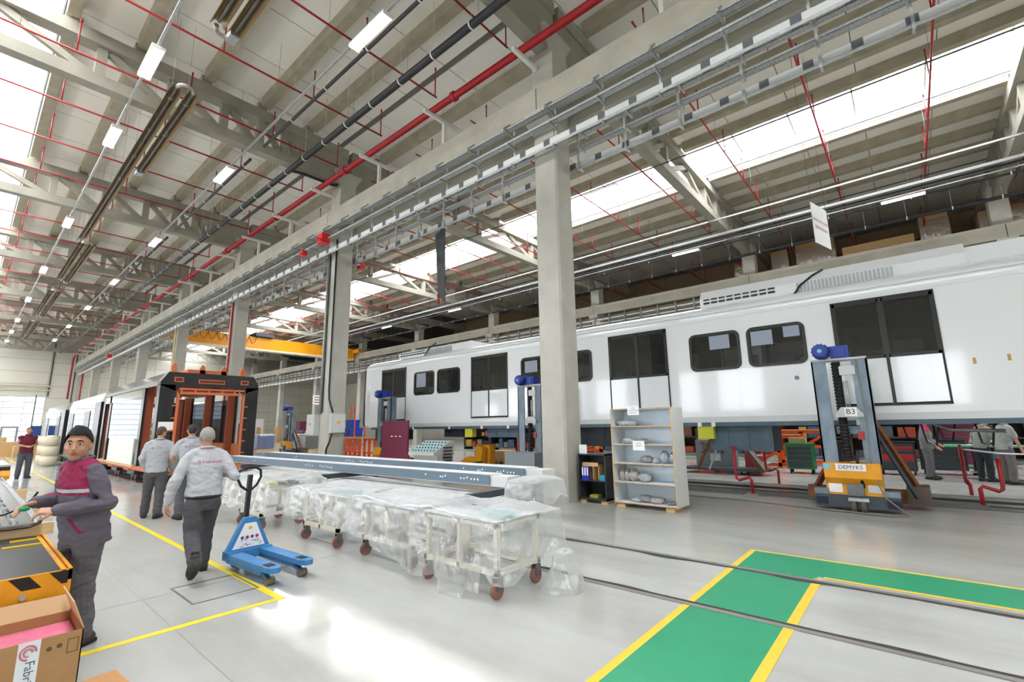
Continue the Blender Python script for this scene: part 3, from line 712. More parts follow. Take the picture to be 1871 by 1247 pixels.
# dark lining and ceiling sheets paint the inner shade, pale boards the bright far panes
lin = mat('interior_shade_paint', (34, 36, 40), .7); pale = mat('bright_pane_board', (222, 232, 240), .5)
xs = [XT0+.5]+[v for ab in sorted(DOORS+WINS) for v in ab]+[XT1]
for p, q in zip(xs[::2], xs[1::2]): MB().box((p, Y1-.1, 1.95), (q, Y1-.07, 4.3)).build('shade_sheet', lin, T)
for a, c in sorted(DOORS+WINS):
    MB().box((a, Y1-.1, 1.95), (c, Y1-.07, 3.0)).box((a, Y1-.1, 4.0), (c, Y1-.07, 4.3)).build('shade_sheet', lin, T)
    m = (a+c)/2
    for p, q in ((a+.12, m-.1), (m+.08, c-.2)): MB().box((p, Y1-.16, 3.0), (q, Y1-.14, 3.5+.1*((int(p*7)) % 3))).build('bright_pane_board', pale, T)  # pale colour stands in for daylight seen through the far openings
MB().box((XT0+.5, Y0+.2, 4.27), (XT1, Y1-.16, 4.3)).build('ceiling_shade_sheet', lin, T)  # dark sheet painting in the unlit cabin ceiling
# interior poles and seats
for x in (-17.8, -14.9, -11.9, -8.9, -5.9, -2.8, -.3): MB().cyl((x, ym-.5, 1.9), (x, ym-.5, 4.3), .02, 8).cyl((x, ym+.5, 1.9), (x, ym+.5, 4.3), .02, 8).build('grab_pole', galv, T)
for x in (-14.9, -8.85, -3.0): MB().box((x-1.2, Y1-.55, 2.2), (x+1.2, Y1-.1, 2.4)).box((x-1.2, Y1-.2, 2.4), (x+1.2, Y1-.1, 2.9)).build('seat_row', mat('seat_blue', (58, 72, 110), .6), T)
# roof equipment
for x0, x1, zt in ((-4.1, 1.25, .9), (-17.9, -13.3, .74)):
    u = MB(); u.prism([(Y0+.34, ZS+.3), (Y0+.32, ZS+.66), (Y0+.5, ZS+zt), (Y1-.5, ZS+zt), (Y1-.32, ZS+.66), (Y1-.34, ZS+.3)], 'x', x0, x1); ac = u.build('roof_unit', train_w, T)
    sm_ = MB().box((-.02, Y0+.305, ZS+.4), (.02, Y0+.33, ZS+.64)).mesh('louvre', mat('louvre_grey', (176, 182, 186), .5))
    for k in range(int((x1-x0)*.36/.075)): link('louvre', sm_, ac, (x0+(x1-x0)*.44+.075*k, 0, 0))
    for k in range(9):
        MB().box((x0+.1+.2*k, Y0+.31, ZS+.5), (x0+.26+.2*k, Y0+.34, ZS+.55)).build('slot', under_d, ac); MB().box((x0+.1+.2*k, Y0+.31, ZS+.6), (x0+.26+.2*k, Y0+.335, ZS+.64)).build('slot', under_d, ac)
    MB().tube([(x0+(x1-x0)*.42, Y0+.22, ZS+.3), (x0+(x1-x0)*.45, Y0+.26, ZS+.55), (x0+(x1-x0)*.5, Y0+.32, ZS+.76), (x0+(x1-x0)*.54, Y0+.46, ZS+.9)], .025, 6).build('cable', black_rb, ac)
# wrinkled plastic over the right roof unit end
MB().box((1.25, Y0+.4, ZS+.3), (2.2, Y1-.4, ZS+.78)).build('roof_unit', train_w, T)
# underframe
MB().box((XT0+.6, Y0+.06, ZB-.1), (XT1, Y0+.16, ZB)).build('sole_bar', under_m, T)
tm = MB().box((-.05, Y0+.05, ZB-.11), (.05, Y0+.07, ZB-.0)).mesh('white_tab', paper)
for x in (-16.4, -14.1, -12.3, -11.0, -9.6, -8.1, -4.3, -3.95, -.9): link('white_tab', tm, T, (x, 0, 0))
for x0, x1, z, m in ((-19.5, -18.0, 1.15, under_d), (-12.2, -10.6, 1.3, under_m), (-8.4, -6.6, 1.05, under_d), (-4.1, -2.65, 1.0, under_m), (-14.6, -13.5, 1.3, under_d), (1.9, 2.3, 1.45, under_m)):
    e = MB().box((x0, Y0+.25, z), (x1, Y0+1.3, ZB-.05)).build('equipment_case', m, T)
    for k in range(3): MB().box((x0+.1+(x1-x0)/3*k, Y0+.235, z+.06), (x0+(x1-x0)/3*(k+1)-.05, Y0+.25, ZB-.14)).build('cover', m, e)
MB().cyl((-10.6, Y0+.5, 1.35), (-9.0, Y0+.5, 1.35), .26, 16).build('air_tank', under_d, T)
MB().cyl((-19.3, Y0+.4, 1.4), (-18.2, Y0+.4, 1.4), .24, 16).build('air_tank', under_d, T)
for x, m in ((-4.15, mat('bin_yellow', (206, 206, 60), .5)), (-13.0, MATS['bin_yellow'])): MB().box((x-.22, Y0+.08, 1.3), (x+.18, Y0+.3, ZB-.09)).build('valve_cover', m, T)
MB().tube([(-.4, Y0+.2, 1.66), (.2, Y0+.2, 1.66), (.55, Y0+.2, 1.5), (1.3, Y0+.2, 1.48)], .035, 8).build('brake_pipe', galv_dk, T)
for k, x in enumerate((-.2, .1, .35, .9)): MB().tube([(x, Y0+.3, 1.68), (x+.06, Y0+.28, 1.35-.1*(k % 2)), (x+.2, Y0+.28, 1.3-.1*(k % 2)), (x+.28, Y0+.3, 1.66)], .018, 6).build('hose', black_rb, T)
sock = MB().cyl((-1.95+.0, Y0-.015, 2.72), (-1.95, Y0+.0, 2.72), .05, 12).build('socket_cap', mat('socket_cap', (120, 124, 128), .4, .4), T)
for x, z in ((1.05, 2.82), (1.52, 2.84)): MB().box((x-.025, Y0-.012, z-.06), (x+.02, Y0, z+.06)).build('bracket_tab', mat('brass_tab', (196, 160, 96), .5), T)

# ================================================================= LIFTING JACKS
blue_mot = mat('motor_blue', (38, 62, 158), .4, var=.12, scale=8); jack_st = mat('jack_column_steel', (126, 142, 156), .45, .35, var=.35, scale=5, stretch=(1, 1, .4))
rust = mat('rusted_strut', (134, 84, 54), .75, .2, var=.4, scale=6); bellow = mat('bellows_black', (26, 26, 28), .65); yel_j = mat('jack_yellow', (232, 160, 24), .4, var=.12, scale=4)
def jack(label, x, y, face=-1, full=True, sign=None):
    """face=-1: operator side looks to -Y"""
    t = thing('lifting_jack', label, 'lifting jack', (x, y, 0), 0 if face < 0 else PI, 'lifting jacks')
    # base frame
    MB().box((-.66, -.42, .06), (.66, -.24, .3)).box((-.66, .1, .06), (.66, .26, .24)).box((-.6, -.3, .08), (-.44, .3, .22)).box((.44, -.3, .08), (.6, .3, .22)).build('base_beam', steel_dk, t)
    for s in (-1, 1):
        MB().box((s*.56-.1, -.435, .1), (s*.56+.1, -.415, .24)).build('fork_pocket', mat('pocket_blue_black', (26, 34, 56), .6), t)
        MB().box((s*.55-.12, -.44, .3), (s*.55+.12, -.2, .4)).build('corner_cleat', jack_st, t)
    for dx in (-.05, .11):
        MB().tube([(dx-.04, -.46, .105), (dx+.04, -.46, .105)], .105, 18).build('wheel', mat('wheel_tread', (96, 84, 80), .6), t)
        MB().tube([(dx-.045, -.46, .105), (dx+.045, -.46, .105)], .06, 14).build('wheel_hub', galv_dk, t)
    MB().box((-.12, -.52, .2), (.2, -.38, .26)).build('wheel_yoke', galv, t)
    # yellow housing
    MB().prism([(-.40, .3), (-.40, .48), (-.5, .62), (-.5, .9), (-.12, .9), (-.12, .3)], 'x', -.46, .44).build('housing', yel_j, t)
    MB().box((-.12, -.5, .3), (.14, -.4, .52)).build('hydraulic_pump', galv_dk, t)
    MB().box((-.42, -.415, .34), (-.2, -.402, .6)).build('instruction_plate', paper, t)
    MB().box((.2, -.415, .36), (.4, -.402, .52)).build('rating_plate', mat('plate_grey', (200, 200, 196), .5), t)
    MB().box((-.46, -.515, .78), (-.34, -.502, .88)).build('blue_sticker', mat('sticker_blue', (140, 190, 210), .5), t)
    if sign:
        MB().box((-.26, -.514, .76), (.22, -.502, .89)).build('name_plate', paper, t)
        text_mesh('name_lettering', 'DEMYKS', .105, ink, t, (-.02, -.518, .825), (PI/2, 0, 0))
    # columns: angle sections left and right, cross head
    for s in (-1, 1):
        MB().box((s*.34-.13, -.3, .88), (s*.34+.13, -.27, 2.95)).box((s*.455-.015, -.3, .88), (s*.455+.015, -.02, 2.95)).build('column', jack_st, t)
    MB().box((-.47, -.32, 2.93), (.47, .02, 2.97)).build('head_plate', galv, t)
    b = MB(); pts = []; rr = []
    for k in range(61): pts.append((-.06, -.2, .92+1.98*k/60)); rr.append(.085 if k % 2 else .065)
    b.tube(pts, rr, 12, smooth=False).build('bellows', bellow, t)
    MB().cyl((.04, -.26, 2.5), (.04, -.26, 1.85), .018, 6).cyl((.09, -.26, 2.5), (.09, -.26, 1.85), .018, 6).build('guide_rod', galv, t)
    MB().box((.0, -.34, 2.62), (.26, -.24, 2.8)).build('limit_switch', box_g, t)
    MB().box((.16, -.345, 1.35), (.26, -.3, 1.5)).build('push_button', red_p, t)
    # motor and gearbox
    mt = MB().tube([(-.26, -.56, 3.12), (-.26, -.55, 3.12), (-.26, -.53, 3.12), (-.26, -.14, 3.12), (-.26, -.1, 3.12)], [.1, .13, .145, .145, .1], 20).build('motor', blue_mot, t)
    fm = MB()
    for k in range(14):
        a = 2*PI*k/14; fm.bar((-.26+.15*math.cos(a), -.5, 3.12+.15*math.sin(a)), (-.26+.15*math.cos(a), -.16, 3.12+.15*math.sin(a)), .012, .03, up=(math.cos(a), 0, math.sin(a)))
    fm.build('fin', blue_mot, mt)
    MB().box((-.12, -.34, 2.97), (.2, -.06, 3.22)).box((-.06, -.37, 3.0), (.14, -.34, 3.18)).build('gearbox', blue_mot, t); MB().cyl((-.26, -.575, 3.12), (-.26, -.56, 3.12), .04, 12).build('motor_badge', MATS['sticker_blue'], mt)
    if full:
        MB().prism([(-.16, 1.78), (.3, 1.78), (.3, 1.84), (.2, 1.98), (-.05, 1.98), (-.16, 1.84)], 'y', -.36, -.32).build('number_bracket', galv, t)
        if sign:
            MB().box((-.0, -.375, 1.8), (.2, -.365, 1.97)).build('number_plate', paper, t); text_mesh('number_lettering', sign, .15, ink, t, (.1, -.38, 1.885), (PI/2, 0, 0))
        # rear struts and lifting claw toward the carriage
        MB().bar((-.42, .0, .85), (-.8, .42, .22), .12, .06).build('strut', rust, t); MB().bar((.42, .0, 1.7), (1.0, .42, .22), .12, .06).build('strut', rust, t)
        MB().bar((.42, -.1, 1.5), (.9, .1, .25), .1, .05).build('strut', steel_dk, t)
        MB().box((-.9, .3, .12), (1.05, .5, .36)).build('rear_beam', rust, t); MB().box((.75, .25, .1), (1.1, .75, .45)).build('counterweight', mat('cast_block', (96, 84, 74), .8, var=.2), t)
        MB().box((-.2, -.1, 1.45), (.2, .75, 1.6)).build('lifting_claw', jack_st, t)
        MB().tube([(.14, -.45, .45), (.1, -.47, .9), (.12, -.5, 1.15)], .03, 6).build('tow_bar', black_rb, t)
        MB().tube([(.3, -.35, 2.9), (.33, -.42, 1.6), (.3, -.45, .75), (.45, -.5, .3), (.75, -.62, .03), (.5, -.75, .02), (-.8, -.55, .02), (-2.2, -.25, .02), (-3.4, -.3, .02)], .014, 6).build('power_cable', mat('cable_grey', (128, 124, 116), .6), t)
    return t
jack('nearest blue-topped lifting jack with yellow housing and number plate', -1.02, 11.75, sign='B3')
jack('lifting jack behind the maroon board at the left end of the carriage', -16.95, 11.85)
jack('lifting jack half hidden behind the nearest concrete column', -9.05, 11.75)
jack('dark lifting jack standing alone left of the second column', -33.0, 15.0)
# ================================================================= BARE CAR FRAMES ON THE NEAR TRACK
salmon = mat('primer_orange', (204, 112, 72), .6, var=.12, scale=3); frame_bk = mat('frame_black', (26, 27, 32), .3, coat=.3); silver = mat('brushed_sheet', (200, 204, 208), .12, .85, var=.06, scale=2)
teal = mat('teal_plate', (60, 168, 138), .5); cream = mat('cream_frame', (218, 212, 190), .5)
mirror_g = mat('mirror_glass', (150, 160, 168), .04, .92)
CY0, CY1 = 4.02, 7.0
def dolly(t, x, sgn=1):
    for y in (CY0+.35, CY1-.35):
        MB().tube([(x-.0, y-.05, .19), (x-.0, y+.05, .19)], .19, 18).build('dolly_wheel', mat('wheel_brown', (112, 92, 78), .7, var=.2), t)
        MB().tube([(x-.48, y-.05, .17), (x-.48, y+.05, .17)], .17, 18).build('dolly_wheel', MATS['wheel_brown'], t)
    MB().box((x-.75, CY0+.2, .2), (x+.25, CY1-.2, .34)).build('dolly_beam', steel_dk, t)
    MB().box((x-.9, CY0+.1, .34), (x-.1, CY0+.2, .5)).build('dolly_bracket', orange_p, t)
t = thing('car_frame', 'bare carriage frame with black end portal and orange primer inside', 'carriage frame')
XF, XB_, z0, z1 = -18.3, -26.9, .55, 3.62
# black end portal, chamfered corners
MB().box((XF-.35, CY0, z0), (XF, CY0+.42, 3.2)).build('portal_post', frame_bk, t); MB().box((XF-.35, CY1-.42, z0), (XF, CY1, 3.2)).build('portal_post', frame_bk, t)
MB().prism([(CY0, 3.18), (CY0, 3.3), (CY0+.2, z1), (CY1-.2, z1), (CY1, 3.3), (CY1, 3.18), (CY1-.42, 3.0), (CY1-.7, 3.18), (CY0+.7, 3.18), (CY0+.42, 3.0)], 'x', XF-.35, XF).build('portal_header', frame_bk, t)
for y0, y1, za, zb in ((CY0+.36, CY0+.62, 3.3, 3.46), (CY1-.62, CY1-.36, 3.3, 3.46), (CY0+1.05, CY0+1.85, 3.28, 3.42)):
    MB().box((XF-.01, y0, za), (XF+.012, y1, zb)).build('lamp_opening', salmon, t)
    MB().box((XF+.0, y0+.03, za+.03), (XF+.016, y1-.03, zb-.03)).build('lamp_recess', mat('recess_brown', (96, 44, 26), .8), t)
# orange inner hoop
for y in (CY0+.5, CY1-.5): MB().box((XF+.02, y-.035, .7), (XF+.09, y+.035, 2.98)).build('hoop_post', salmon, t)
MB().box((XF+.02, CY0+.5, 2.9), (XF+.09, CY1-.5, 2.98)).box((XF+.02, CY0+.5, 3.05), (XF+.09, CY1-.5, 3.1)).build('hoop_rail', salmon, t)
for k in range(5): MB().box((XF+.03, CY0+.55+.4*k, 2.95), (XF+.08, CY0+.6+.4*k, 3.08)).build('hoop_stud', salmon, t)
for z in (.9, 1.3, 1.7, 2.1, 2.5): MB().box((XF+.03, CY1-.5, z), (XF+.07, CY1-.34, z+.04)).box((XF+.03, CY0+.36, z), (XF+.07, CY0+.5, z+.04)).build('rung', salmon, t)
# sides: posts, glazing, roof edge, floor
for (x, y) in [(-20.35, CY0), (-25.75, CY0), (-27.0, CY0), (-20.35, CY1), (-23.0, CY1), (-25.75, CY1), (-27.0, CY1)]:
    s = 1 if y == CY0 else -1
    MB().box((x-.17, min(y, y+s*.06), z0), (x+.17, max(y, y+s*.06), 3.2)).build('side_post', frame_bk, t)
    MB().box((x-.1, min(y+s*.07, y+s*.3), z0), (x+.1, max(y+s*.07, y+s*.3), 3.2)).build('inner_post', mat('primer_brown', (148, 68, 40), .6, var=.1), t)
for y, s in ((CY0, 1), (CY1, -1)):
    MB().prism([(y, 3.18), (y, 3.32), (y+s*.22, z1), (y+s*.3, z1), (y+s*.06, 3.3), (y+s*.06, 3.18)], 'x', XB_, XF-.35).build('roof_edge', silver, t)
MB().box((XB_, CY0, 2.9), (-20.5, CY0+.04, 3.2)).build('lintel', silver, t)
MB().box((-25.58, CY0+.02, 1.46), (-20.52, CY0+.03, 2.9)).build('side_glass', mirror_g, t)
MB().box((-24.9, CY0-.03, .5), (-20.75, CY0, 1.46)).build('side_panel', mat('panel_white', (228, 230, 226), .4), t)
MB().box((XB_, CY0, .42), (XF, CY1, .55)).build('floor_frame', salmon, t); MB().box((XB_, CY0-.06, .52), (-20.5, CY0+.2, .58)).build('sill', wood_m, t)
MB().box((XB_, CY0+.1, .56), (XF-.2, CY1-.1, .6)).build('floor_sheet', teal, t)
for k in range(9): MB().box((XB_+.9*k, CY0+.2, 3.28), (XB_+.9*k+.1, CY1-.2, 3.42)).build('roof_rib', MATS['primer_brown'], t)
for x in (-21.5, -24.4): MB().box((x-1.1, CY1-.08, 1.2), (x+1.1, CY1-.04, 2.9)).build('window_pane', glass_m, t)
MB().box((-26, CY1-.1, .6), (-19, CY1-.04, 1.2)).build('side_rail', salmon, t)
for k in range(12): MB().bar((-26+.58*k, CY1-.07, .6), (-25.7+.58*k, CY1-.07, 1.2), .05, .05).build('brace', salmon, t)
for y in (CY0+.55, CY1-.9, CY1-.25, CY0+1.4): MB().prism([(y-.09, z1), (y+.09, z1), (y+.06, z1+.34), (y-.02, z1+.42), (y-.09, z1+.3)], 'x', XF-1.0, XF-.9).build('lifting_lug', salmon, t)
MB().box((XF-2.0, CY0+.95, z1), (XF-.9, CY0+2.2, z1+.22)).build('roof_box', salmon, t)
MB().box((XF, CY0+.06, 1.72), (XF+.012, CY0+.5, 2.0)).build('paper_note', paper, t)
dolly(t, -21.6); dolly(t, -24.4)
# second and third cars: glossy side sheets, black posts
def rear_car(label, xa, xb, roof_m, panels):
    t = thing('car_frame', label, 'carriage frame'); L = xa-xb
    MB().box((xa-1.4, CY0-.03, .45), (xa, CY0+.5, 3.05)).build('end_post', frame_bk, t); MB().box((xa-.4, CY1-.5, .45), (xa, CY1, 3.05)).build('end_post', frame_bk, t)
    MB().prism([(CY0-.02, 2.98), (CY0+.1, 3.45), (CY0+.5, 3.6), (CY1-.5, 3.6), (CY1-.1, 3.45), (CY1+.02, 2.98)], 'x', xb, xa-.05).build('roof', roof_m, t)
    MB().box((xa-.3, CY0+.4, 2.9), (xa-.1, CY1-.4, 3.0)).build('end_beam', red_p, t)
    for p0, p1 in panels: MB().box((p0, CY0-.02, .5), (p1, CY0+.04, 2.72)).build('door_opening', frame_bk, t)
    MB().box((xb, CY0, 1.3), (xa-.4, CY0+.02, 2.98)).build('side_glass', mirror_g, t)
    MB().box((xb, CY0-.01, .45), (xa-.4, CY0+.02, 1.28)).build('side_panel', mirror_g, t)
    MB().box((xb, CY0+.1, .3), (xa, CY1-.1, .45)).build('floor_frame', steel_dk, t)
    MB().box((xb, CY0-.05, .38), (xa-.6, CY0+.05, .46)).build('sill', teal, t)
    dolly(t, xa-2.2); dolly(t, xb+2)
rear_car('second carriage frame with white roof cover behind the orange one', -27.7, -37.2, white_st, [(-31.8, -30.3), (-36.8, -35.3)])
rear_car('third carriage frame with silver roof farthest back on the near track', -38.6, -48.6, silver, [(-42.2, -40.6), (-48.3, -46.6)])

# ================================================================= LONG BEAMS ON TRESTLES
slate = mat('beam_slate', (106, 125, 140), .45, .1, var=.06, scale=3); wrapw = mat('foam_wrap', (216, 217, 218), .55, var=.06, scale=4, bump=.3, bscale=9)
film_m = mat_film('plastic_film', (240, 242, 242), .73, .09, (.97, .98, .98), gloss=.32, wr=16., wstr=.6)
film_thin = mat_film('plastic_film_thin', (236, 239, 240), .7, .18, (.97, .98, .98), gloss=.22, wr=12., wstr=.5)
def long_beam(label, pa, pb, z, w_, hole_sets=True):
    a = Vector((pa[0], pa[1], 0)); b_ = Vector((pb[0], pb[1], 0)); L = (b_-a).length; ang = math.atan2(b_.y-a.y, b_.x-a.x)
    t = thing('long_beam', label, 'steel beam', (a.x, a.y, z), ang, 'long painted beams on trestles')
    # local x runs to the far end; local +y faces the camera side (far end is at -X)
    MB().box((0, -.0, 0), (L, .012, .17)).build('web', slate, t)
    MB().box((.02, -w_, .15), (L, .0, .17)).build('flange', wrapw, t)
    MB().box((-.38, -w_, -.02), (L, -.02, .15)).build('foam_wrap', wrapw, t)
    hm = MB().tube([(0, .012, .08), (0, .016, .08)], .018, 8).mesh('bolt_hole', paper)
    sets = [.12, .2, .28, .38, .46, .54, .95, 1.02, 1.08, 1.5]+[4.9+.09*i for i in range(7)]+[5.8+.12*i for i in range(4)]+[9.1, 9.25]
    for x in sets: link('bolt_hole', hm, t, (x+.15, 0, .0 if x % .3 > .1 else .02))
    return t
lb1 = long_beam('slate blue beam closest to the plastic covered carts', pt(895, 885, z=.74), (-17.0, 5.75), .72, .36)
lb2 = long_beam('slate blue beam behind the closest one', pt(960, 874, z=.76), (-17.2, 7.0), .76, .42)
for k, (x, y0, y1) in enumerate(((-5.3, 4.9, 6.5), (-10.2, 5.2, 6.9), (-15.2, 5.5, 7.3))):
    t = thing('trestle', '%s dark trestle from the camera under the long slate beams' % ORD[k], 'trestle', (x, 0, 0), 0, 'trestles')
    MB().box((-.06, y0, .6), (.06, y1, .7)).build('top_bar', steel_dk, t)
    for y in (y0+.15, y1-.15):
        MB().bar((0, y, .6), (-.22, y, 0), .06).build('leg', steel_dk, t); MB().bar((0, y, .6), (.22, y, 0), .06).build('leg', steel_dk, t)

t = thing('wrapped_bundle', 'white wrapped bundle of profiles lying under the slate beams', 'wrapped goods', (-5.0, 5.72, 0), math.atan2(.95, -11.4))
MB().box((.2, -.42, .06), (11.2, .42, .56)).build('foam_wrap', wrapw, t)
for k in range(5): MB().box((.5+2.5*k, -.45, 0), (.62+2.5*k, .45, .06)).build('batten', wood_m, t)
def drape(name, cx_, cy_, L, W, h, hem, m, seed, parent=None, tilt=0., nu=240, nt=16, nv=26, flare=.16, top_amp=.035, label=None):
    """sheet thrown over a box: flat top with sag, sides falling in folds to an uneven hem"""
    V = []; Fs = []
    def per(u):
        u = u % 1.0; P = 2*(L+W); d = u*P
        if d < L: return -L/2+d, -W/2
        d -= L
        if d < W: return L/2, -W/2+d
        d -= W
        if d < L: return L/2-d, W/2
        d -= L; return -L/2, W/2-d
    for j in range(nt+nv+1):
        for i in range(nu):
            u = i/nu; x, y = per(u)
            r = .06; ln = math.hypot(x/L, y/W)
            if j <= nt:
                s = j/nt; X = x*s; Y = y*s
                z = h+top_amp*noise.noise(Vector((X*2.3+seed, Y*2.9, seed)))*1.4+.02*noise.noise(Vector((X*7, Y*7, seed+3)))+tilt*X-.03*s**6
            else:
                s = (j-nt)/nv; he = hem(cx_+x, cy_+y)
                ca = x-y*.7+.25*s*noise.noise(Vector((x, y, seed))); fold = .45*noise.noise(Vector((ca*3.4+seed, 0, seed*1.7)))+.32*(.5-1.6*abs(noise.noise(Vector((ca*3.6+seed, s*.8, 2+seed)))))
                out = .012+flare*s*(.45+fold*1.5)+.03*noise.noise(Vector((x*5, y*5, s*5+seed)))*s
                nx, ny = x/(L/2), y/(W/2); q = max(abs(nx), abs(ny)); dx = nx if abs(nx) > .97*q else nx*.25; dy = ny if abs(ny) > .97*q else ny*.25
                dl = math.hypot(dx, dy) or 1
                X = x+dx/dl*out; Y = y+dy/dl*out
                z = (h+tilt*x-.03)*(1-s)+he*s
                z = max(z, .006)
            V.append((X, Y, z))
    for j in range(nt+nv):
        for i in range(nu):
            a0 = j*nu+i; a1 = j*nu+(i+1) % nu
            Fs.append((a0, a1, a1+nu, a0+nu))
    b = MB().add(V, Fs, 0, True)
    return b.build(name, m, parent, (cx_, cy_, 0))
# ================================================================= CARTS UNDER FILM
caster = mat('caster_tread', (150, 104, 96), .6, var=.15); cart_m = mat('cart_cream_paint', (220, 214, 200), .5)
def cart(label, x, y, L, W, h, rz=0):
    t = thing('wheeled_cart', label, 'cart', (x, y, 0), rz, 'cream wheeled carts under plastic film')
    for sx in (-1, 1):
        for sy in (-1, 1):
            MB().box((sx*(L/2-.04)-.025, sy*(W/2-.04)-.025, .2), (sx*(L/2-.04)+.025, sy*(W/2-.04)+.025, h)).build('leg', cart_m, t)
            c = MB().tube([(sx*(L/2-.04)-.022, sy*(W/2-.04), .08), (sx*(L/2-.04)+.022, sy*(W/2-.04), .08)], .08, 16).build('caster', caster, t)
            MB().box((sx*(L/2-.04)-.035, sy*(W/2-.04)-.03, .08), (sx*(L/2-.04)-.025, sy*(W/2-.04)+.05, .2)).box((sx*(L/2-.04)+.025, sy*(W/2-.04)-.03, .08), (sx*(L/2-.04)+.035, sy*(W/2-.04)+.05, .2)).build('fork', galv_dk, c)
    for z in (.22, h-.04):
        MB().box((-L/2, -W/2, z), (L/2, -W/2+.05, z+.05)).box((-L/2, W/2-.05, z), (L/2, W/2, z+.05)).box((-L/2, -W/2, z), (-L/2+.05, W/2, z+.05)).box((L/2-.05, -W/2, z), (L/2, W/2, z+.05)).build('frame', cart_m, t)
    MB().box((-.02, -W/2+.0, .22), (.02, -W/2+.04, h)).build('mid_post', cart_m, t)
    MB().box((-L/2, -W/2, h), (L/2, W/2, h+.03)).build('top', mat('cart_top', (198, 204, 208), .5), t)
    return t
carts = [('cream cart under film nearest the camera', -3.95, 4.05, 1.15, .72, .72), ('cream cart with visible casters in the middle of the covered row', -7.1, 4.1, 1.05, .7, .7),
         ('cream cart under film behind the pallet truck', -9.3, 3.95, .95, .75, .7), ('cream cart under film between the nearest and the middle one', -5.45, 4.15, 1.1, .7, .68)]
for c in carts: cart(*c)
teal_hose = mat('teal_rubber', (64, 178, 176), .5); yel_hose = mat('yellow_rubber', (214, 196, 60), .5)
def part_bundle(label, x, y, z, m, n, s=.25, seed=1):
    random.seed(seed); b = MB()
    for k in range(n):
        p = Vector((random.uniform(-s, s), random.uniform(-s*.6, s*.6), .04)); a = random.uniform(-.6, .6); d = Vector((math.cos(a), math.sin(a), 0))*random.uniform(.2, .45)
        b.tube([p-d*.5, p+Vector((0, 0, .012)), p+d*.5], .026, 7)
    return tag(b.build('part_bundle', m, None, (x, y, z)), label, 'parts bundle')
part_bundle('teal hoses lying on the middle covered cart', -6.75, 3.98, .715, teal_hose, 5, .25, 2)
part_bundle('teal fitting at the near corner of the covered carts', -3.55, 3.95, .735, teal_hose, 4, .12, 3)
part_bundle('black and yellow parts on the cart behind the pallet truck', -9.0, 3.85, .715, yel_hose, 5, .2, 4)
part_bundle('dark hoses on the cart behind the pallet truck', -8.98, 4.0, .715, black_rb, 6, .25, 5)
part_bundle('grey pipe ends on the nearest covered cart', -4.3, 4.1, .735, galv_dk, 5, .3, 6)
def hemC(x, y):
    v = .10+.3*max(0, min(1, (-4.4-x)/2.0))+.07*noise.noise(Vector((x*1.2, y*1.2, 1)))
    if x > -3.5: v = .3+.2*noise.noise(Vector((x*2, y*3, 2)))
    if -4.1 < x < -3.7 and y < 4: v = .0
    return max(.0, v)
def hemB(x, y): return .36+.1*noise.noise(Vector((x*2.1, y*2, 5)))
def hemA(x, y): return .34+.16*noise.noise(Vector((x*2.3, y*2, 9)))
def hemD(x, y): return .02+.05*abs(noise.noise(Vector((x*2.3, y*2, 12))))
f1 = drape('plastic_film', -4.6, 4.1, 2.75, .95, .83, hemC, film_m, 3.1, None, .0, 330); tag(f1, 'clear plastic film draped to the floor over the nearest carts', 'plastic film', 'clear plastic films')
f2 = drape('plastic_film', -7.0, 4.1, 1.9, .92, .82, hemB, film_m, 7.7, None); tag(f2, 'clear plastic film over the cart with visible casters', 'plastic film', 'clear plastic films')
f3 = drape('plastic_film', -9.2, 3.95, 1.9, .98, .88, hemA, film_m, 11.3, None, top_amp=.09); tag(f3, 'crumpled plastic film over the cart behind the pallet truck', 'plastic film', 'clear plastic films')
f4 = drape('plastic_film', -10.7, 3.85, .9, .9, .80, hemD, film_m, 15.1, None, nu=110); tag(f4, 'plastic film hanging to the floor behind the walking old man', 'plastic film', 'clear plastic films')
f5 = drape('plastic_film', -3.05, 4.4, .1, .16, .42, lambda x, y: .005, film_thin, 21.5, None, 0, 90, 8, 18, .3); tag(f5, 'bunched loose end of plastic film lying on the floor', 'plastic film', 'clear plastic films')
f6 = drape('beam_film', -4.62, 5.95, .5, .75, .93, lambda x, y: .6+.12*noise.noise(Vector((x*4, y*4, 3))), film_thin, 25.5, None, 0, 80, 8, 12, .08); tag(f6, 'plastic film over the near end of the slate beams', 'plastic film')

# ================================================================= PALLET TRUCK
blue_pt = mat('pallet_truck_blue', (62, 132, 190), .4, var=.14, scale=6)
a0 = Vector((-6.75, 2.42, 0)); heading = math.atan2(2.66-2.42, -5.72+6.75+.0)
t = thing('pallet_truck', 'blue hand pallet truck with black handle beside the walking old man', 'pallet truck', (-6.75, 2.6, 0), .06)
for s in (-1, 1):
    yc = s*.19
    fk = MB().prism([(.0, yc-.08), (1.08, yc-.08), (1.16, yc-.05), (1.19, yc), (1.16, yc+.05), (1.08, yc+.08), (0, yc+.08)], 'z', .15, .205).build('fork', blue_pt, t)
    MB().box((.92, yc-.045, .203), (1.06, yc+.045, .209)).build('fork_slot', black_rb, fk)
    MB().box((.05, yc-.07, .1), (.95, yc-.055, .16)).box((.05, yc+.055, .1), (.95, yc+.07, .16)).build('fork_rib', blue_pt, fk)
    MB().tube([(1.02, yc-.045, .045), (1.02, yc+.045, .045)], .045, 14).build('load_wheel', mat('roller_grey', (120, 112, 104), .5), t)
    MB().bar((.8, yc, .13), (1.02, yc, .05), .05, .04).build('wheel_arm', blue_pt, t)
    MB().tube([(-.08, yc*.5-.03, .09), (-.08, yc*.5+.03, .09)], .09, 14).build('steer_wheel', black_rb, t)
MB().box((-.04, -.27, .12), (.12, .27, .22)).build('cross_head', blue_pt, t)
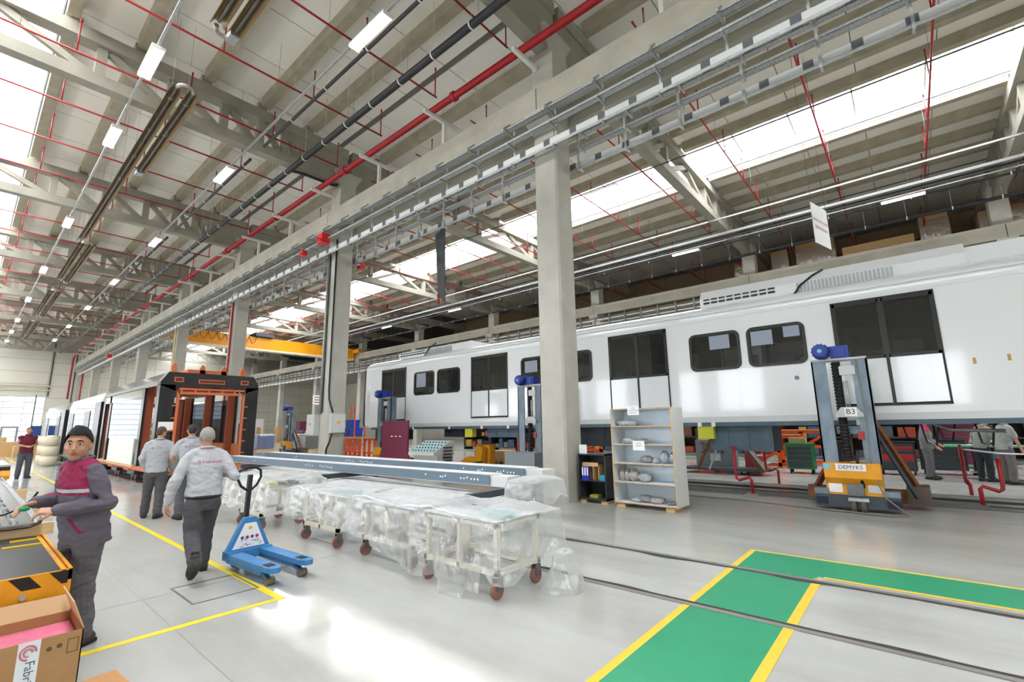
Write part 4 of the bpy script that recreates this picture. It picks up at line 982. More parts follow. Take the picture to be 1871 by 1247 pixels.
MB().prism([(-.27, .2), (.27, .2), (.1, .56), (.07, .6), (-.07, .6), (-.1, .56)], 'x', -.02, .05).xf(Matrix.Shear('XY', 4, (0, 0)) if False else Matrix.Identity(4)).build('triangle_plate', blue_pt, t)
MB().prism([(-.2, .235), (.2, .235), (.07, .53), (-.07, .53)], 'x', .05, .054).build('instruction_sticker', paper, t)
st = MB(); random.seed(5)
for k in range(4): st.tube([(.055, -.09+.06*k, .36), (.057, -.09+.06*k, .36)], .02, 10, k % 2)
for k in range(18):
    y = random.uniform(-.15, .15); z = random.uniform(.25, .33); st.box((.054, y, z), (.056, y+random.uniform(.01, .05), z+.006), random.choice((0, 1)))
st.box((.054, -.02, .455), (.057, .02, .49), 2)
st.build('sticker_print', [mat('print_blue', (70, 80, 130), .6), red_ink, yel_fl], t)
MB().cyl((-.1, 0, .12), (-.1, 0, .5), .05, 12).build('pump', black_rb, t)
MB().bar((-.1, 0, .42), (-.13, .03, 1.12), .05, .05).build('handle_shaft', black_rb, t)
hd = [(-.13, .03, .9), (-.13, .12, .98), (-.13, .17, 1.08), (-.13, .16, 1.17), (-.13, .1, 1.21), (-.13, .03, 1.215), (-.13, -.04, 1.21), (-.13, -.12, 1.17), (-.13, -.13, 1.08), (-.13, -.08, .98)]
MB().tube(hd, .017, 8, closed=True).build('handle_loop', black_rb, t)
# ================================================================= SHELF AND CABINET BY THE NEAREST COLUMN
shelf_w = mat('melamine_white', (232, 241, 248), .4, var=.02); side_g = mat('melamine_grey', (222, 223, 220), .45); edge_w = mat('plywood_edge', (206, 168, 120), .6, var=.15, scale=12)
t = thing('shelf_unit', 'tall white open shelf unit with five compartments', 'shelf unit', (-5.05, 9.24, 0))
W_, D_, Hs = 1.36, .62, 2.04
for x in (.05, W_-.25): MB().box((x, .02, 0), (x+.18, D_-.02, .07)).build('wooden_foot', wood_m, t)
for x in (0, W_-.02): MB().box((x, 0, .07), (x+.02, D_, Hs)).build('side_panel', side_g, t); MB().box((x-.001, -.004, .07), (x+.021, 0, Hs)).build('side_edge', edge_w, t)
MB().box((.02, D_-.012, .07), (W_-.02, D_, Hs)).build('back_panel', shelf_w, t)
zs = [.08, .49, .88, 1.27, 1.65, Hs-.02]
for z in zs:
    MB().box((.02, 0, z), (W_-.02, D_-.012, z+.02)).build('shelf_board', shelf_w, t); MB().box((.0, -.005, z), (W_, 0, z+.02)).build('board_edge', edge_w, t)
for x, z, w_, h, lines in ((.42, 1.9, .26, .19, ['SATIŞ', 'YÖNLENDİRME', 'PARÇALARI']), (.5, 1.17, .26, .19, ['MONTAJ', 'PARÇASI'])):
    o = MB().box((x, -.012, z), (x+w_, -.008, z+h)).build('paper_sign', paper, t)
    for k, s in enumerate(lines): text_mesh('sign_lettering', s, .032, ink, o, (x+w_/2, -.0135, z+h-.05-.048*k), (PI/2, 0, 0))
bag_c = [mat_film('parts_bag_%d' % i, c, .15, .12, gloss=.35, wr=38, wstr=1.4, facing=False) for i, c in enumerate(((222, 227, 233), (226, 212, 202), (200, 208, 222), (164, 162, 158)))]
def bag(label, x, z, w_, h, d, mi, seed):
    b = MB(); n, m = 16, 10; V = []
    for i in range(m+1):
        a = PI*i/m-PI/2
        for j in range(n):
            c = 2*PI*j/n; v = Vector((math.cos(a)*math.cos(c), math.cos(a)*math.sin(c), math.sin(a)))
            v = v*(1+.28*noise.noise(v*2.2+Vector((seed, 0, 0)))+.12*noise.noise(v*6+Vector((seed, 3, 0))))
            V.append((x+v.x*w_/2, .22+v.y*d/2, max(z, z+h/2+v.z*h/2)))
    b.add(V, [(i*n+j, i*n+(j+1) % n, (i+1)*n+(j+1) % n, (i+1)*n+j) for i in range(m) for j in range(n)], 0, True)
    o = b.build('parts_bag', bag_c[mi], None, (-5.05, 9.24, 0)); tag(o, label, 'bag', 'bags of parts on the white shelf')
for a in [('long grey bag of parts on the top shelf', .3, 1.67, .5, .13, .24, 0, 1), ('pale knotted bag at the left of the second shelf', .3, 1.29, .34, .13, .22, 0, 2), ('dark bag with yellowish parts on the second shelf', .6, 1.29, .3, .11, .22, 3, 3),
          ('dark clump of bagged parts in the middle of the third shelf', .68, .90, .3, .15, .22, 3, 4), ('small pale bag on the third shelf', .9, .90, .17, .1, .18, 0, 5), ('tall bluish bag at the right of the third shelf', 1.08, .90, .2, .26, .2, 2, 6), ('narrow bag at the right edge of the third shelf', 1.25, .90, .13, .24, .2, 2, 7),
          ('left beige bag on the fourth shelf', .12, .51, .14, .27, .2, 1, 8), ('thin beige bag second on the fourth shelf', .24, .51, .13, .26, .2, 1, 9), ('large pinkish bag on the fourth shelf', .38, .51, .22, .26, .2, 1, 10), ('wide clear bag right on the fourth shelf', .62, .51, .28, .2, .22, 0, 11),
          ('loose clear bag on the bottom shelf', .45, .10, .3, .1, .25, 0, 12), ('grey crumpled bag on the bottom shelf', .62, .10, .32, .15, .25, 3, 13), ('beige folded pouch on the bottom shelf', .86, .10, .32, .12, .3, 1, 14), ('black small pouch at the right of the bottom shelf', 1.15, .10, .24, .06, .2, 3, 15)]: bag(*a)
cab_m = mat('cabinet_charcoal', (52, 56, 62), .45, var=.1)
t = thing('open_cabinet', 'low charcoal open cabinet between the column and the white shelf', 'cabinet', (-5.98, 9.32, 0))
for lo, hi in (((0, 0, .06), (.025, .5, 1.06)), ((.675, 0, .06), (.7, .5, 1.06)), ((0, 0, .06), (.7, .5, .1)), ((0, 0, 1.03), (.7, .5, 1.06)), ((0, .48, .06), (.7, .5, 1.06)), ((.025, .02, .46), (.675, .48, .48))): MB().box(lo, hi).build('panel', cab_m, t)
for x in (.03, .55): MB().box((x, .02, 0), (x+.14, .4, .06)).build('wooden_foot', wood_m, t)
t = thing('file_box', 'small wooden pigeonhole box inside the charcoal cabinet', 'box', (-5.93, 9.4, .48))
for lo, hi in (((0, 0, 0), (.015, .32, .38)), ((.42, 0, 0), (.435, .32, .38)), ((0, 0, .36), (.435, .32, .38)), ((.15, 0, 0), (.16, .32, .3)), ((.28, 0, 0), (.29, .32, .3)), ((0, 0, .3), (.435, .02, .36))): MB().box(lo, hi).build('board', wood_m, t)
bl = mat('binder_blue', (34, 56, 180), .4)
for k, x in enumerate((.0, .062, .124)):
    o = thing('ring_binder', '%s blue ring binder from the left in the charcoal cabinet' % ORD[k], 'binder', (-5.9+x, 9.33, .48), 0, 'blue ring binders')
    MB().box((0, 0, 0), (.055, .06, .3)).build('cover', bl, o); MB().box((.01, -.002, .1), (.045, 0, .28)).build('spine_label', paper, o)
tag(MB().box((-5.45, 9.36, .48), (-5.33, 9.5, .6)).build('storage_bin', mat('bin_cyan', (30, 160, 190), .5)), 'small cyan bin in the charcoal cabinet', 'bin')
tag(MB().box((-5.75, 9.4, .1), (-5.55, 9.6, .16)).build('tool_case', mat('olive_tool', (170, 170, 60), .5)), 'yellowish flat tool at the bottom of the cabinet', 'tool')
pp = MB(); pp.box((-.1, 0, 0), (.1, .006, .2)); tag(pp.build('paper_sheet', paper, None, (-5.86, 9.36, 1.06)), 'white paper sheet standing on top of the charcoal cabinet', 'paper')

# ================================================================= YELLOW WORK TABLE, PROFILES AND BOX AT THE LEFT EDGE
yel_t = mat('table_yellow', (226, 156, 20), .45, var=.18, scale=5); tab_bk = mat('table_rubber', (54, 57, 62), .35, var=.25, scale=5); haz_k = mat('hazard_black', (18, 18, 20), .5)
t = thing('work_table', 'yellow work table with black rubber top and hazard stripes', 'table', (0, 0, 0))
TX0, TX1, TY0, TY1 = -6.6, -4.76, -.75, .66
MB().box((TX0, TY0, .73), (TX1-.02, TY1-.06, .75)).build('rubber_top', tab_bk, t)
MB().box((TX0, TY1-.06, .7), (TX1, TY1-.035, .757)).box((TX0, TY1-.02, .68), (TX1, TY1, .757)).box((TX0, TY1-.035, .7), (TX1, TY1-.02, .735)).build('side_rail', yel_t, t)
MB().box((TX1-.02, TY0, .58), (TX1, TY1, .75)).build('end_apron', yel_t, t); MB().box((TX0, TY0, .58), (TX0+.02, TY1, .75)).build('end_apron', yel_t, t)
for k in range(7):
    y = TY1-.02-.2*k
    MB().add([(TX1+.002, y, .745), (TX1+.002, y-.1, .745), (TX1+.002, y-.03, .66), (TX1+.002, y+.07 if k else y, .66)], [(0, 1, 2, 3)]).build('hazard_stripe', haz_k, t)
for k in range(8): MB().box((TX1-.1, TY1-.12-.18*k, .12), (TX1-.04, TY1-.05-.18*k, .58)).build('slat', mat('slat_orange', (206, 128, 28), .6, var=.2), t)
for x in (TX0+.05, TX1-.05):
    for y in (TY0+.05, TY1-.05): MB().box((x-.04, y-.04, 0), (x+.04, y+.04, .6)).build('leg', yel_t, t)
MB().tube([(TX1, .42, .62), (TX1+.02, .42, .62)], .02, 10).build('bolt', galv, t)
for nm, x, y0 in (('yellow rule lying nearer on the table top', -6.0, .36), ('yellow rule lying farther on the table top', -6.3, .42)):
    tag(MB().box((x-.015, y0, .75), (x+.015, .6, .762)).build('yellow_rule', yel_fl), nm, 'ruler')
tag(MB().box((-5.75, -.2, .751), (-5.3, .28, .755)).build('paper_sheet', paper), 'white paper sheet on the yellow work table', 'paper')
wl = mat('pale_wood', (226, 196, 148), .6, var=.18, scale=6, stretch=(8, 1, 8))
pl = []
for nm, x, y1, z in (('pine plank across the yellow table under the aluminium profile', -6.55, .72, .76), ):
    tag(MB().box((x-.025, -.6, z-.008), (x+.025, y1, z+.1)).build('pine_plank', wl), nm, 'plank', 'pine planks')
alu = mat('aluminium_profile', (206, 210, 214), .18, .9, var=.12, scale=7, stretch=(.3, 8, 2))
t2 = thing('profile_cart', 'second yellow cart behind the work table under the long profile', 'cart', (-9.3, .1, 0))
for lo, hi in (((-1.6, -.6, .62), (1.6, -.5, .72)), ((-1.6, .5, .62), (1.6, .6, .72)), ((-1.6, -.6, .62), (-1.5, .6, .72)), ((1.5, -.6, .62), (1.6, .6, .72))): MB().box(lo, hi).build('frame', yel_t, t2)
for x in (-1.5, 1.5):
    for y in (-.5, .5): MB().box((x-.04, y-.04, 0), (x+.04, y+.04, .62)).build('leg', yel_t, t2)
for nm, x, y1 in (('pine plank across the second cart nearer the camera', -8.75, .9), ('pine plank across the second cart farther from the camera', -10.6, .8)):
    tag(MB().box((x-.03, -.5, .72), (x+.03, y1, .86)).build('pine_plank', wl), nm, 'plank', 'pine planks')
t = thing('aluminium_profile', 'shiny aluminium wall profile with rounded dark edged end', 'metal profile', (-6.45, .42, .862))
prof = [(-.2, .0), (.17, .0), (.2, .03), (.2, .06), (.185, .06), (.17, .02), (.05, .02), (.045, .05), (.03, .05), (.025, .02), (-.06, .02), (-.065, .045), (-.08, .045), (-.085, .02), (-.18, .02), (-.195, .06), (-.21, .06), (-.215, .03)]
MB().prism(prof, 'x', -6.5, 0).build('body', alu, t)
MB().tube([(.03, .2, .06), (.05, .19, .02), (.06, .12, -.01), (.06, -.12, -.01), (.05, -.2, .02), (.03, -.215, .06)], .009, 6).build('edge_seal', black_rb, t)
for k in range(9):
    for y in (.02, -.07): MB().box((-.5-.55*k, y-.012, .05), (-.28-.55*k, y+.004, .058)).build('clip', black_rb, t)
tag(MB().tube([(-6.2, -.3, .99), (-6.25, .2, .985), (-6.3, .36, 1.0), (-6.2, .46, 1.06), (-6.05, .5, 1.14), (-5.98, .52, 1.2)], .009, 6).build('seal_strip', black_rb), 'thin black rubber seal held by the young man over the profile', 'rubber seal')
t = thing('sheet_cart', 'yellow cart end carrying a shiny aluminium sheet at the left edge', 'cart', (-15.6, .3, 0))
MB().box((-3, -.6, .98), (.1, .55, 1.02)).build('sheet', alu, t); MB().box((-3, -.6, .9), (.1, .55, .98)).build('black_edge', black_rb, t)
MB().prism([(-.9, .9), (.25, .9), (.3, .8), (.25, .72), (-.2, .72), (-.6, .6), (-.9, .6)], 'y', .4, .55).build('bracket', yel_t, t)
for x in (-2.8, -.5): MB().box((x, -.4, 0), (x+.1, .4, .9)).build('leg', yel_t, t)
card = mat('cardboard', (170, 130, 86), .75, var=.08, scale=5, bump=.1, bscale=40); card_d = mat('cardboard_inner', (198, 164, 124), .8); pink = mat('pink_foam', (228, 120, 150), .7, var=.15, scale=14, bump=.6, bscale=60)
t = thing('cardboard_box', 'open cardboard box with pink packing and printed tape in the corner', 'box', (-4.39, .33, 0))
bx, by, bh = .24, .34, .5
for lo, hi in (((bx-.006, -by, 0), (bx, by, bh)), ((-bx, -by, 0), (-bx+.006, by, bh)), ((-bx, by-.006, 0), (bx, by, bh)), ((-bx, -by, 0), (bx, -by+.006, bh)), ((-bx, -by, 0), (bx, by, .006))): MB().box(lo, hi).build('wall', card, t)
MB().box((-bx+.01, -by+.01, .1), (bx-.01, by-.01, bh-.06)).build('packing', pink, t)
for s in (-1, 1):
    MB().bar((0, s*by, bh), (0, s*by*.96-s*.05, bh+.17) if s > 0 else (0, s*by*.6, bh+.2), .46, .006, up=(0, 1, .2)).build('flap', card_d, t)
MB().bar((-bx, 0, bh), (-bx-.09, 0, bh+.09), .66, .006).build('flap', card_d, t)
MB().add([(bx, -by, bh), (bx, by, bh), (bx-.1, by-.02, bh-.05), (bx-.1, -by+.02, bh-.05)], [(0, 1, 2, 3)]).build('flap', card_d, t)
tp = MB().box((bx, .055, 0), (bx+.002, .15, bh)).build('tape', mat('tape_white', (222, 226, 230), .35), t)
for z, m in ((.44, mat('ring_pink', (200, 110, 120), .5)), (.2, mat('ring_red', (190, 40, 56), .5))):
    MB().tube([(bx+.004, .1+.034*math.cos(2*PI*k/20), z+.038*math.sin(2*PI*k/20)) for k in range(16)], .005, 5).tube([(bx+.004, .1+.018*math.cos(2*PI*k/14), z+.02*math.sin(2*PI*k/14)) for k in range(12)], .004, 5).build('ring_mark', m, tp)
text_mesh('tape_lettering', 'Fabric', .06, mat('print_teal', (44, 90, 104), .5), tp, (bx+.003, .112, .32), (PI/2, PI/2, PI/2))
for y, z in ((.19, .43), (.235, .435)): MB().tube([(bx+.001, y, z), (bx+.002, y, z)], .013, 10).build('print_mark', mat('print_brown', (96, 74, 50), .8), t)
MB().box((bx, .27, .38), (bx+.001, .274, .46)).box((bx, .318, .38), (bx+.001, .322, .46)).box((bx, .27, .38), (bx+.001, .322, .384)).box((bx, .27, .456), (bx+.001, .322, .46)).build('print_mark', MATS['print_brown'], t)
tag(MB().box((-4.62, .72, .0), (-4.1, .98, .02), 0, RZ(.1)).build('cardboard_sheet', mat('cardboard_flat', (200, 150, 96), .75, var=.05)), 'flat cardboard sheet on the floor beside the open box', 'cardboard')

# ================================================================= FLOOR EQUIPMENT BETWEEN COLUMN ROWS
maroon = mat('maroon_board', (112, 40, 66), .45, var=.06)
t = thing('maroon_board', 'tall maroon board with flared base standing before the carriage', 'board', (-15.2, 10.9, 0))
MB().prism([(-.86, 1.97), (.8, 1.97), (.8, .75), (1.05, .35), (1.05, .0), (-1.05, .0), (-1.05, .35), (-.86, .9)], 'y', -.03, .03).build('panel', maroon, t)
for k in range(3): MB().box((-.25+.26*k, -.034, 1.36), (-.14+.26*k, -.03, 1.39)).build('slot', paper, t)
MB().bar((.7, .03, .6), (.7, .3, .02), .05).build('stay', maroon, t)
t = thing('control_console', 'light grey control console with sloping button desk', 'console', (-13.0, 10.7, 0))
cg = mat('console_grey', (196, 198, 192), .45); cb = mat('console_blue', (176, 206, 212), .4)
MB().box((-.65, -.1, 0), (.62, .6, .75)).build('body', cg, t); MB().prism([(-.3, .75), (-.3, .85), (.45, 1.22), (.62, 1.22), (.62, .75)], 'x', -.72, .66).build('desk', cg, t)
MB().add([(-.7, -.29, .862), (.64, -.29, .862), (.64, .44, 1.225), (-.7, .44, 1.225)], [(0, 1, 2, 3)]).build('panel', cb, t)
bmk = MB().sphere((0, 0, 0), .03, 8, 6).mesh('button', black_rb)
for i in range(8):
    for j in range(4): link('button', bmk, t, (-.58+.16*i, -.2+.17*j, .91+.085*j))
for k in range(9): MB().box((.62, .12, .1+.11*k), (.7, .5, .14+.11*k)).build('plug_socket', black_rb, t)
t = thing('jack_claw', 'yellow lifting arm assembly lying on the floor right of the console', 'machine part', (-13.1, 13.0, 0))
MB().prism([(-.7, .1), (.5, .1), (.62, .9), (.3, 1.0), (.25, .5), (-.2, .55), (-.55, .4)], 'y', -.12, .12).build('arm', yel_j, t); MB().box((.0, .2, .0), (.7, .5, 1.0)).build('plate', yel_j, t)
MB().bar((-.5, -.3, .08), (.6, -.25, .32), .3, .2).build('wedge', steel_dk, t)
gb = mat('grey_fabric_box', (132, 138, 144), .7)
t = thing('grey_chest', 'grey chest on a black block beside the nearest column', 'chest', (-8.75, 10.75, 0))
MB().box((-.55, -.2, .5), (.55, .25, .95)).build('chest', gb, t); MB().box((-.55, -.2, .22), (.0, .2, .5)).box((.4, -.2, .0), (.5, .2, .5)).box((-.5, -.1, 0), (-.4, .1, .25)).build('block', black_rb, t)
for k, (x, y) in enumerate(((-15.6, 16.4), (-14.7, 16.6))):
    t = thing('pallet_crate', '%s crate of strapped boxes on a pallet behind the console' % ('left', 'right')[k], 'pallet', (x, y, 0), 0, 'pallet crates')
    for xx in (-.35, 0, .35): MB().box((xx-.05, -.4, 0), (xx+.05, .4, .1)).build('skid', wood_m, t)
    for i in range(7):
        MB().box((-.42+.12*i, -.42, .1), (-.32+.12*i, .42, .13)).build('slat', wood_m, t); MB().box((-.42+.12*i, -.4, .13), (-.32+.12*i, .4, .58)).build('carton', card_d, t)
# orange barrier benches left of the carriage
for k, x in enumerate((-24.2, -22.3, -20.6)):
    t = thing('orange_trestle', '%s orange steel trestle from the left in front of the carriage end' % ORD[k], 'trestle', (x, 14.5, 0), 0, 'orange trestles')
    for z in (.35, 1.05): MB().box((-.8, -.06, z), (.8, .06, z+.09)).build('rail', orange_p, t)
    for xx in (-.7, -.25, .25, .7): MB().box((xx-.06, -.05, .02), (xx+.06, .05, 1.05)).build('post', orange_p, t)
    MB().box((-.8, -.12, 1.14), (.8, .12, 1.17)).build('plank', wood_m, t)
for k, (x, z) in enumerate(((-28.9, 1.2), (-28.1, 1.2), (-28.5, 1.72))):
    o = thing('blue_bin', '%s blue plastic bin behind the orange trestles' % ('left', 'right', 'upper')[k], 'bin', (x, 17, z), 0, 'blue bins')
    MB().prism([(-.33, 0), (.33, 0), (.38, .5), (-.38, .5)], 'y', -.3, .3).build('tub', mat('bin_blue', (26, 70, 180), .4), o); MB().box((-.4, -.33, .46), (.4, .33, .52)).build('rim', MATS['bin_blue'], o)
t = thing('bin_rack', 'brown steel rack holding the blue bins', 'rack', (-28.5, 17, 0))
for z in (.6, 1.15): MB().box((-.9, -.4, z), (.9, .4, z+.05)).build('shelf', rust, t)
for x in (-.88, .88):
    for y in (-.38, .38): MB().box((x-.03, y-.03, 0), (x+.03, y+.03, 3.2)).build('post', orange_p, t)
# red fire cabinet, notice board, small board between columns
t = thing('fire_cabinet', 'red fire hose cabinet with white pictogram behind the bare car frame', 'fire cabinet', (-29.1, 10.0, 0))
MB().box((-.6, 0, .95), (.6, .3, 2.05)).build('case', red_p, t); MB().box((-.3, -.008, 1.3), (.3, 0, 1.75)).build('pictogram', paper, t)
for x in (-.15, .1): MB().box((x-.05, -.012, 1.4), (x+.05, -.008, 1.65)).build('pictogram_mark', red_ink, t)
MB().box((-.5, .05, 0), (-.4, .25, .95)).box((.4, .05, 0), (.5, .25, .95)).build('stand', steel_dk, t)
t = thing('notice_sign', 'white hanging notice with red writing above the lone jack', 'sign', (-44, 22.6, 4.0))
MB().box((0, -.75, 0), (.03, .75, .9)).build('board', paper, t)
for k in range(3): MB().box((.03, -.6, .18+.24*k), (.034, .6-.1*k, .26+.24*k)).build('writing', red_ink, t)
MB().box((0, -.7, .9), (.02, -.68, 9.95)).box((0, .68, .9), (.02, .7, 9.95)).build('wire', galv_dk, t)
# stored material at the far left end of the hall behind the frames
def wrapped(label, x, y, L, W, h, seed, col=None):
    o = thing('wrapped_stack', label, 'wrapped goods', (x, y, 0), 0, 'wrapped stacks by the end wall')
    MB().box((-L/2, -W/2, 0), (L/2, W/2, .12)).build('pallet', wood_m, o); MB().box((-L/2*.9, -W/2*.9, .12), (L/2*.9, W/2*.9, h-.06)).build('goods', mat('goods_%d' % seed, col or (150, 150, 150), .6, var=.4, scale=3), o)
    drape('film', 0, 0, L, W, h, lambda a, b: .15, film_m, seed, o, nu=60, nt=6, nv=8, flare=.06)
wrapped('white wrapped stack behind the lone jack, left', -40, 19.0, 2.2, 1.6, 1.25, 31); wrapped('white wrapped stack behind the lone jack, right', -37.5, 18.6, 2.0, 1.6, 1.3, 32, (60, 64, 70)); wrapped('green topped wrapped stack farther back', -43, 22.2, 2.4, 1.6, 1.5, 33, (40, 130, 80))
wrapped('wrapped stack with blue parts near the black end portal', -42, 16.6, 2.4, 1.4, 1.3, 34, (50, 84, 150)); wrapped('wrapped stack left of the second column', -31.5, 18.5, 1.6, 1.4, 1.35, 35, (60, 90, 90))
t = thing('maroon_cabinet', 'dark maroon cabinet among the wrapped stacks', 'cabinet', (-46, 22.5, 0)); MB().box((-.4, -1.0, 0), (.4, 1.0, 2.4)).build('body', maroon, t); MB().box((.4, -.95, .2), (.42, -.03, 2.3)).box((.4, .03, .2), (.42, .95, 2.3)).build('door', maroon, t)
for k, (x, y) in enumerate(((-62, 20), (-62, 23.5), (-62, 27))):
    t = thing('pallet_stack', '%s stack of wooden pallets before the end wall' % ORD[k], 'pallet stack', (x, y, 0), 0, 'pallet stacks')
    for i in range(14):
        MB().box((-.6, -.8, .14*i+.02), (.6, .8, .14*i+.05)).box((-.6, -.8, .14*i+.11), (.6, .8, .14*i+.14)).box((-.6, -.75, .14*i+.05), (.6, -.6, .14*i+.11)).box((-.6, .6, .14*i+.05), (.6, .75, .14*i+.11)).build('pallet', wood_m, t)
for k, y in enumerate((11.5, 14.0, 16.5)):
    t = thing('wall_rack', '%s grey storage rack against the end wall' % ORD[k], 'rack', (-66, y, 0), 0, 'end wall racks')
    for z in (.5, 1.3, 2.1): MB().box((-.5, -1.1, z), (.5, 1.1, z+.08)).build('shelf', galv_dk, t); MB().box((-.4, -.8, z+.08), (.4, .3, z+.5)).build('carton', card, t)
    for yy in (-1.08, 1.08): MB().box((-.5, yy-.04, 0), (.5, yy+.04, 2.8)).build('upright', steel_dk, t)
tag(MB().box((-68, 10, 0), (-67.8, 27, 3.1)).build('partition', mat('partition_white', (214, 216, 216), .6)), 'low white partition panel before the end wall', 'partition')
# far left: crates and rolls before the bright window
for k, (x, y, h) in enumerate(((-52, 2.6, 1.0), (-50, 3.6, .7), (-55, 1.6, 1.3), (-47, .2, .9))):
    t = thing('timber_crate', '%s timber crate before the bright end windows' % ORD[k], 'crate', (x, y, 0), 0, 'timber crates')
    for i in range(4): MB().box((-.9, -.9, .06+h/4*i-(.06 if i == 0 else 0)), (.9, .9, h/4*(i+1)+.06)).build('board', wood_m, t)
for k, (x, y) in enumerate(((-34.5, 3.2), (-35.6, 3.25), (-36.7, 3.2))):
    t = thing('film_roll', '%s pale wrapped roll standing beside the second carriage frame' % ORD[k], 'roll', (x, y, 0), 0, 'wrapped rolls')
    for z in (.05, .55, 1.05): MB().cyl((0, 0, z), (0, 0, z+.46), .32, 14).build('roll', mat('roll_cream', (222, 210, 184), .6), t)
t = thing('blue_banner', 'blue banner on a post before the bright end windows', 'banner', (-48, 3.3, 0)); MB().box((-.03, -.03, 0), (.03, .03, 4.4)).build('post', steel_dk, t); MB().box((-.01, .03, 1.5), (.01, .55, 2.2)).build('cloth', mat('banner_blue', (40, 80, 150), .6), t)

# ================================================================= UNDER AND BEHIND THE CARRIAGE
tc_green = mat('cart_green', (12, 132, 70), .4); drawer_d = mat('drawer_dark', (46, 58, 66), .4); drawer_r = mat('drawer_red', (206, 22, 28), .4)
def tool_cart(label, x, y, w_, d, h, m, rows):
    t = thing('tool_cart', label, 'tool cart', (x, y, 0), 0, 'tool carts')
    MB().box((-w_/2, -d/2, .14), (w_/2, d/2, h)).build('body', m, t); MB().box((-w_/2-.03, -d/2-.03, h), (w_/2+.03, d/2+.03, h+.03)).build('top', m, t)
    z = .2
    for hh, mm in rows:
        dr = MB().box((-w_/2+.05, -d/2-.015, z+.008), (w_/2-.05, -d/2, z+hh-.008)).build('drawer', mm, t); MB().box((-w_/2+.06, -d/2-.025, z+hh-.03), (w_/2-.06, -d/2-.015, z+hh-.015)).build('handle', galv_dk, dr); z += hh
    for sx in (-1, 1):
        for sy in (-1, 1): MB().tube([(sx*(w_/2-.08)-.02, sy*(d/2-.08), .07), (sx*(w_/2-.08)+.02, sy*(d/2-.08), .07)], .07, 12).build('caster', black_rb, t)
tool_cart('green tool cart with dark drawers left of the nearest jack', -3.05, 18.6, .78, .5, .95, tc_green, [(.24, drawer_d), (.16, drawer_d), (.16, drawer_d), (.14, drawer_d)])
tool_cart('dark tool cart with red drawers right of the nearest jack', -.55, 19.6, .95, .5, 1.0, mat('cart_navy', (24, 34, 52), .4), [(.24, drawer_d), (.22, drawer_r), (.12, drawer_d), (.12, drawer_r), (.06, drawer_d)])
tool_cart('navy tool cart behind the worker in the magenta yoke', .55, 20.3, 1.1, .5, 1.05, MATS['cart_navy'], [(.4, drawer_d), (.4, drawer_d)])
tool_cart('maroon tool cabinet behind the green table', 1.1, 23.2, 1.0, .5, 1.5, maroon, [(.3, maroon)]*4)
t = thing('waste_bin', 'black wheeled waste bin behind the nearest jack', 'bin', (-2.15, 18.9, 0)); MB().prism([(-.22, .05), (.22, .05), (.3, 1.0), (-.3, 1.0)], 'y', -.28, .28).build('tub', black_rb, t); MB().box((-.32, -.32, 1.0), (.32, .32, 1.06)).build('lid', black_rb, t)
tag(MB().box((-3.35, 18.5, .98), (-2.85, 18.8, 1.17)).build('carton', card_d), 'small open carton on the green tool cart', 'box')
t = thing('grey_cabinet', 'grey steel cabinet with mesh crate and papers under the carriage', 'cabinet', (-5.6, 17.6, 0))
MB().box((-.6, 0, .12), (.7, .5, 1.1)).build('body', mat('cab_grey', (136, 150, 152), .45), t); MB().box((-.35, -.02, .68), (.35, 0, 1.0)).build('mesh_crate', galv_dk, t); MB().box((-.1, -.012, .38), (.25, -.002, .62)).build('paper_note', paper, t)
for x in (-.35, .32):
    for z in (.66, .98): MB().box((x-.04, -.03, z-.03), (x+.05, -.01, z+.03)).build('red_corner', red_p, t)
t = thing('access_steps', 'grey steel access platform with diagonal struts under the carriage', 'platform', (-4.9, 17.0, 0))
MB().box((-1.5, -.2, .12), (1.1, .6, .2)).build('deck', steel_dk, t); MB().bar((-.35, -.2, 1.4), (-1.0, -.2, .12), .08).build('strut', rust, t); MB().bar((-.1, -.2, 1.3), (-.6, -.2, .15), .06).build('strut', galv, t)
MB().bar((.25, -.22, 1.3), (1.05, -.22, .12), .09).build('strut', rust, t); MB().bar((.4, -.2, 1.3), (1.15, -.2, .2), .1).build('stair_stringer', galv, t)
for k in range(4): MB().box((.5+.16*k, -.2, 1.1-.24*k), (.72+.16*k, .4, 1.13-.24*k)).build('step', galv, t)
for x in (.4, .6): MB().cyl((x, -.15, .12), (x, -.15, .0), .03, 6).build('foot', black_rb, t)
tag(MB().box((-4.6, 17.75, 0), (-4.1, 18.0, .9)).build('red_panel', red_p), 'red panel behind the access steps', 'panel')
for k, (x, y, w_, h) in enumerate(((-4.0, 20.2, 1.4, 1.15), (-3.5, 22, 1.6, 1.3), (-6.6, 20.5, 1.0, 1.0), (-11.5, 18, 2.4, 1.1), (-13.4, 19, 2.2, 1.3), (-9.2, 18.6, 1.6, 1.2))):
    t = thing('orange_jig', '%s orange welding jig frame seen under the carriage' % ORD[k], 'jig', (x, y, 0), 0, 'orange welding jigs')
    for z in (.12, h*.55, h): MB().box((-w_/2, -.06, z-.06), (w_/2, .06, z+.06)).build('rail', orange_p, t)
    for xx in (-w_/2+.06, 0, w_/2-.06): MB().box((xx-.06, -.06, 0), (xx+.06, .06, h)).build('post', orange_p, t)
    MB().bar((-w_/2, 0, .2), (w_/2, 0, h-.1), .1).build('brace', orange_p, t); MB().box((-w_/2, -.1, h+.06), (w_/2, .3, h+.08)).build('plank', wood_m, t)
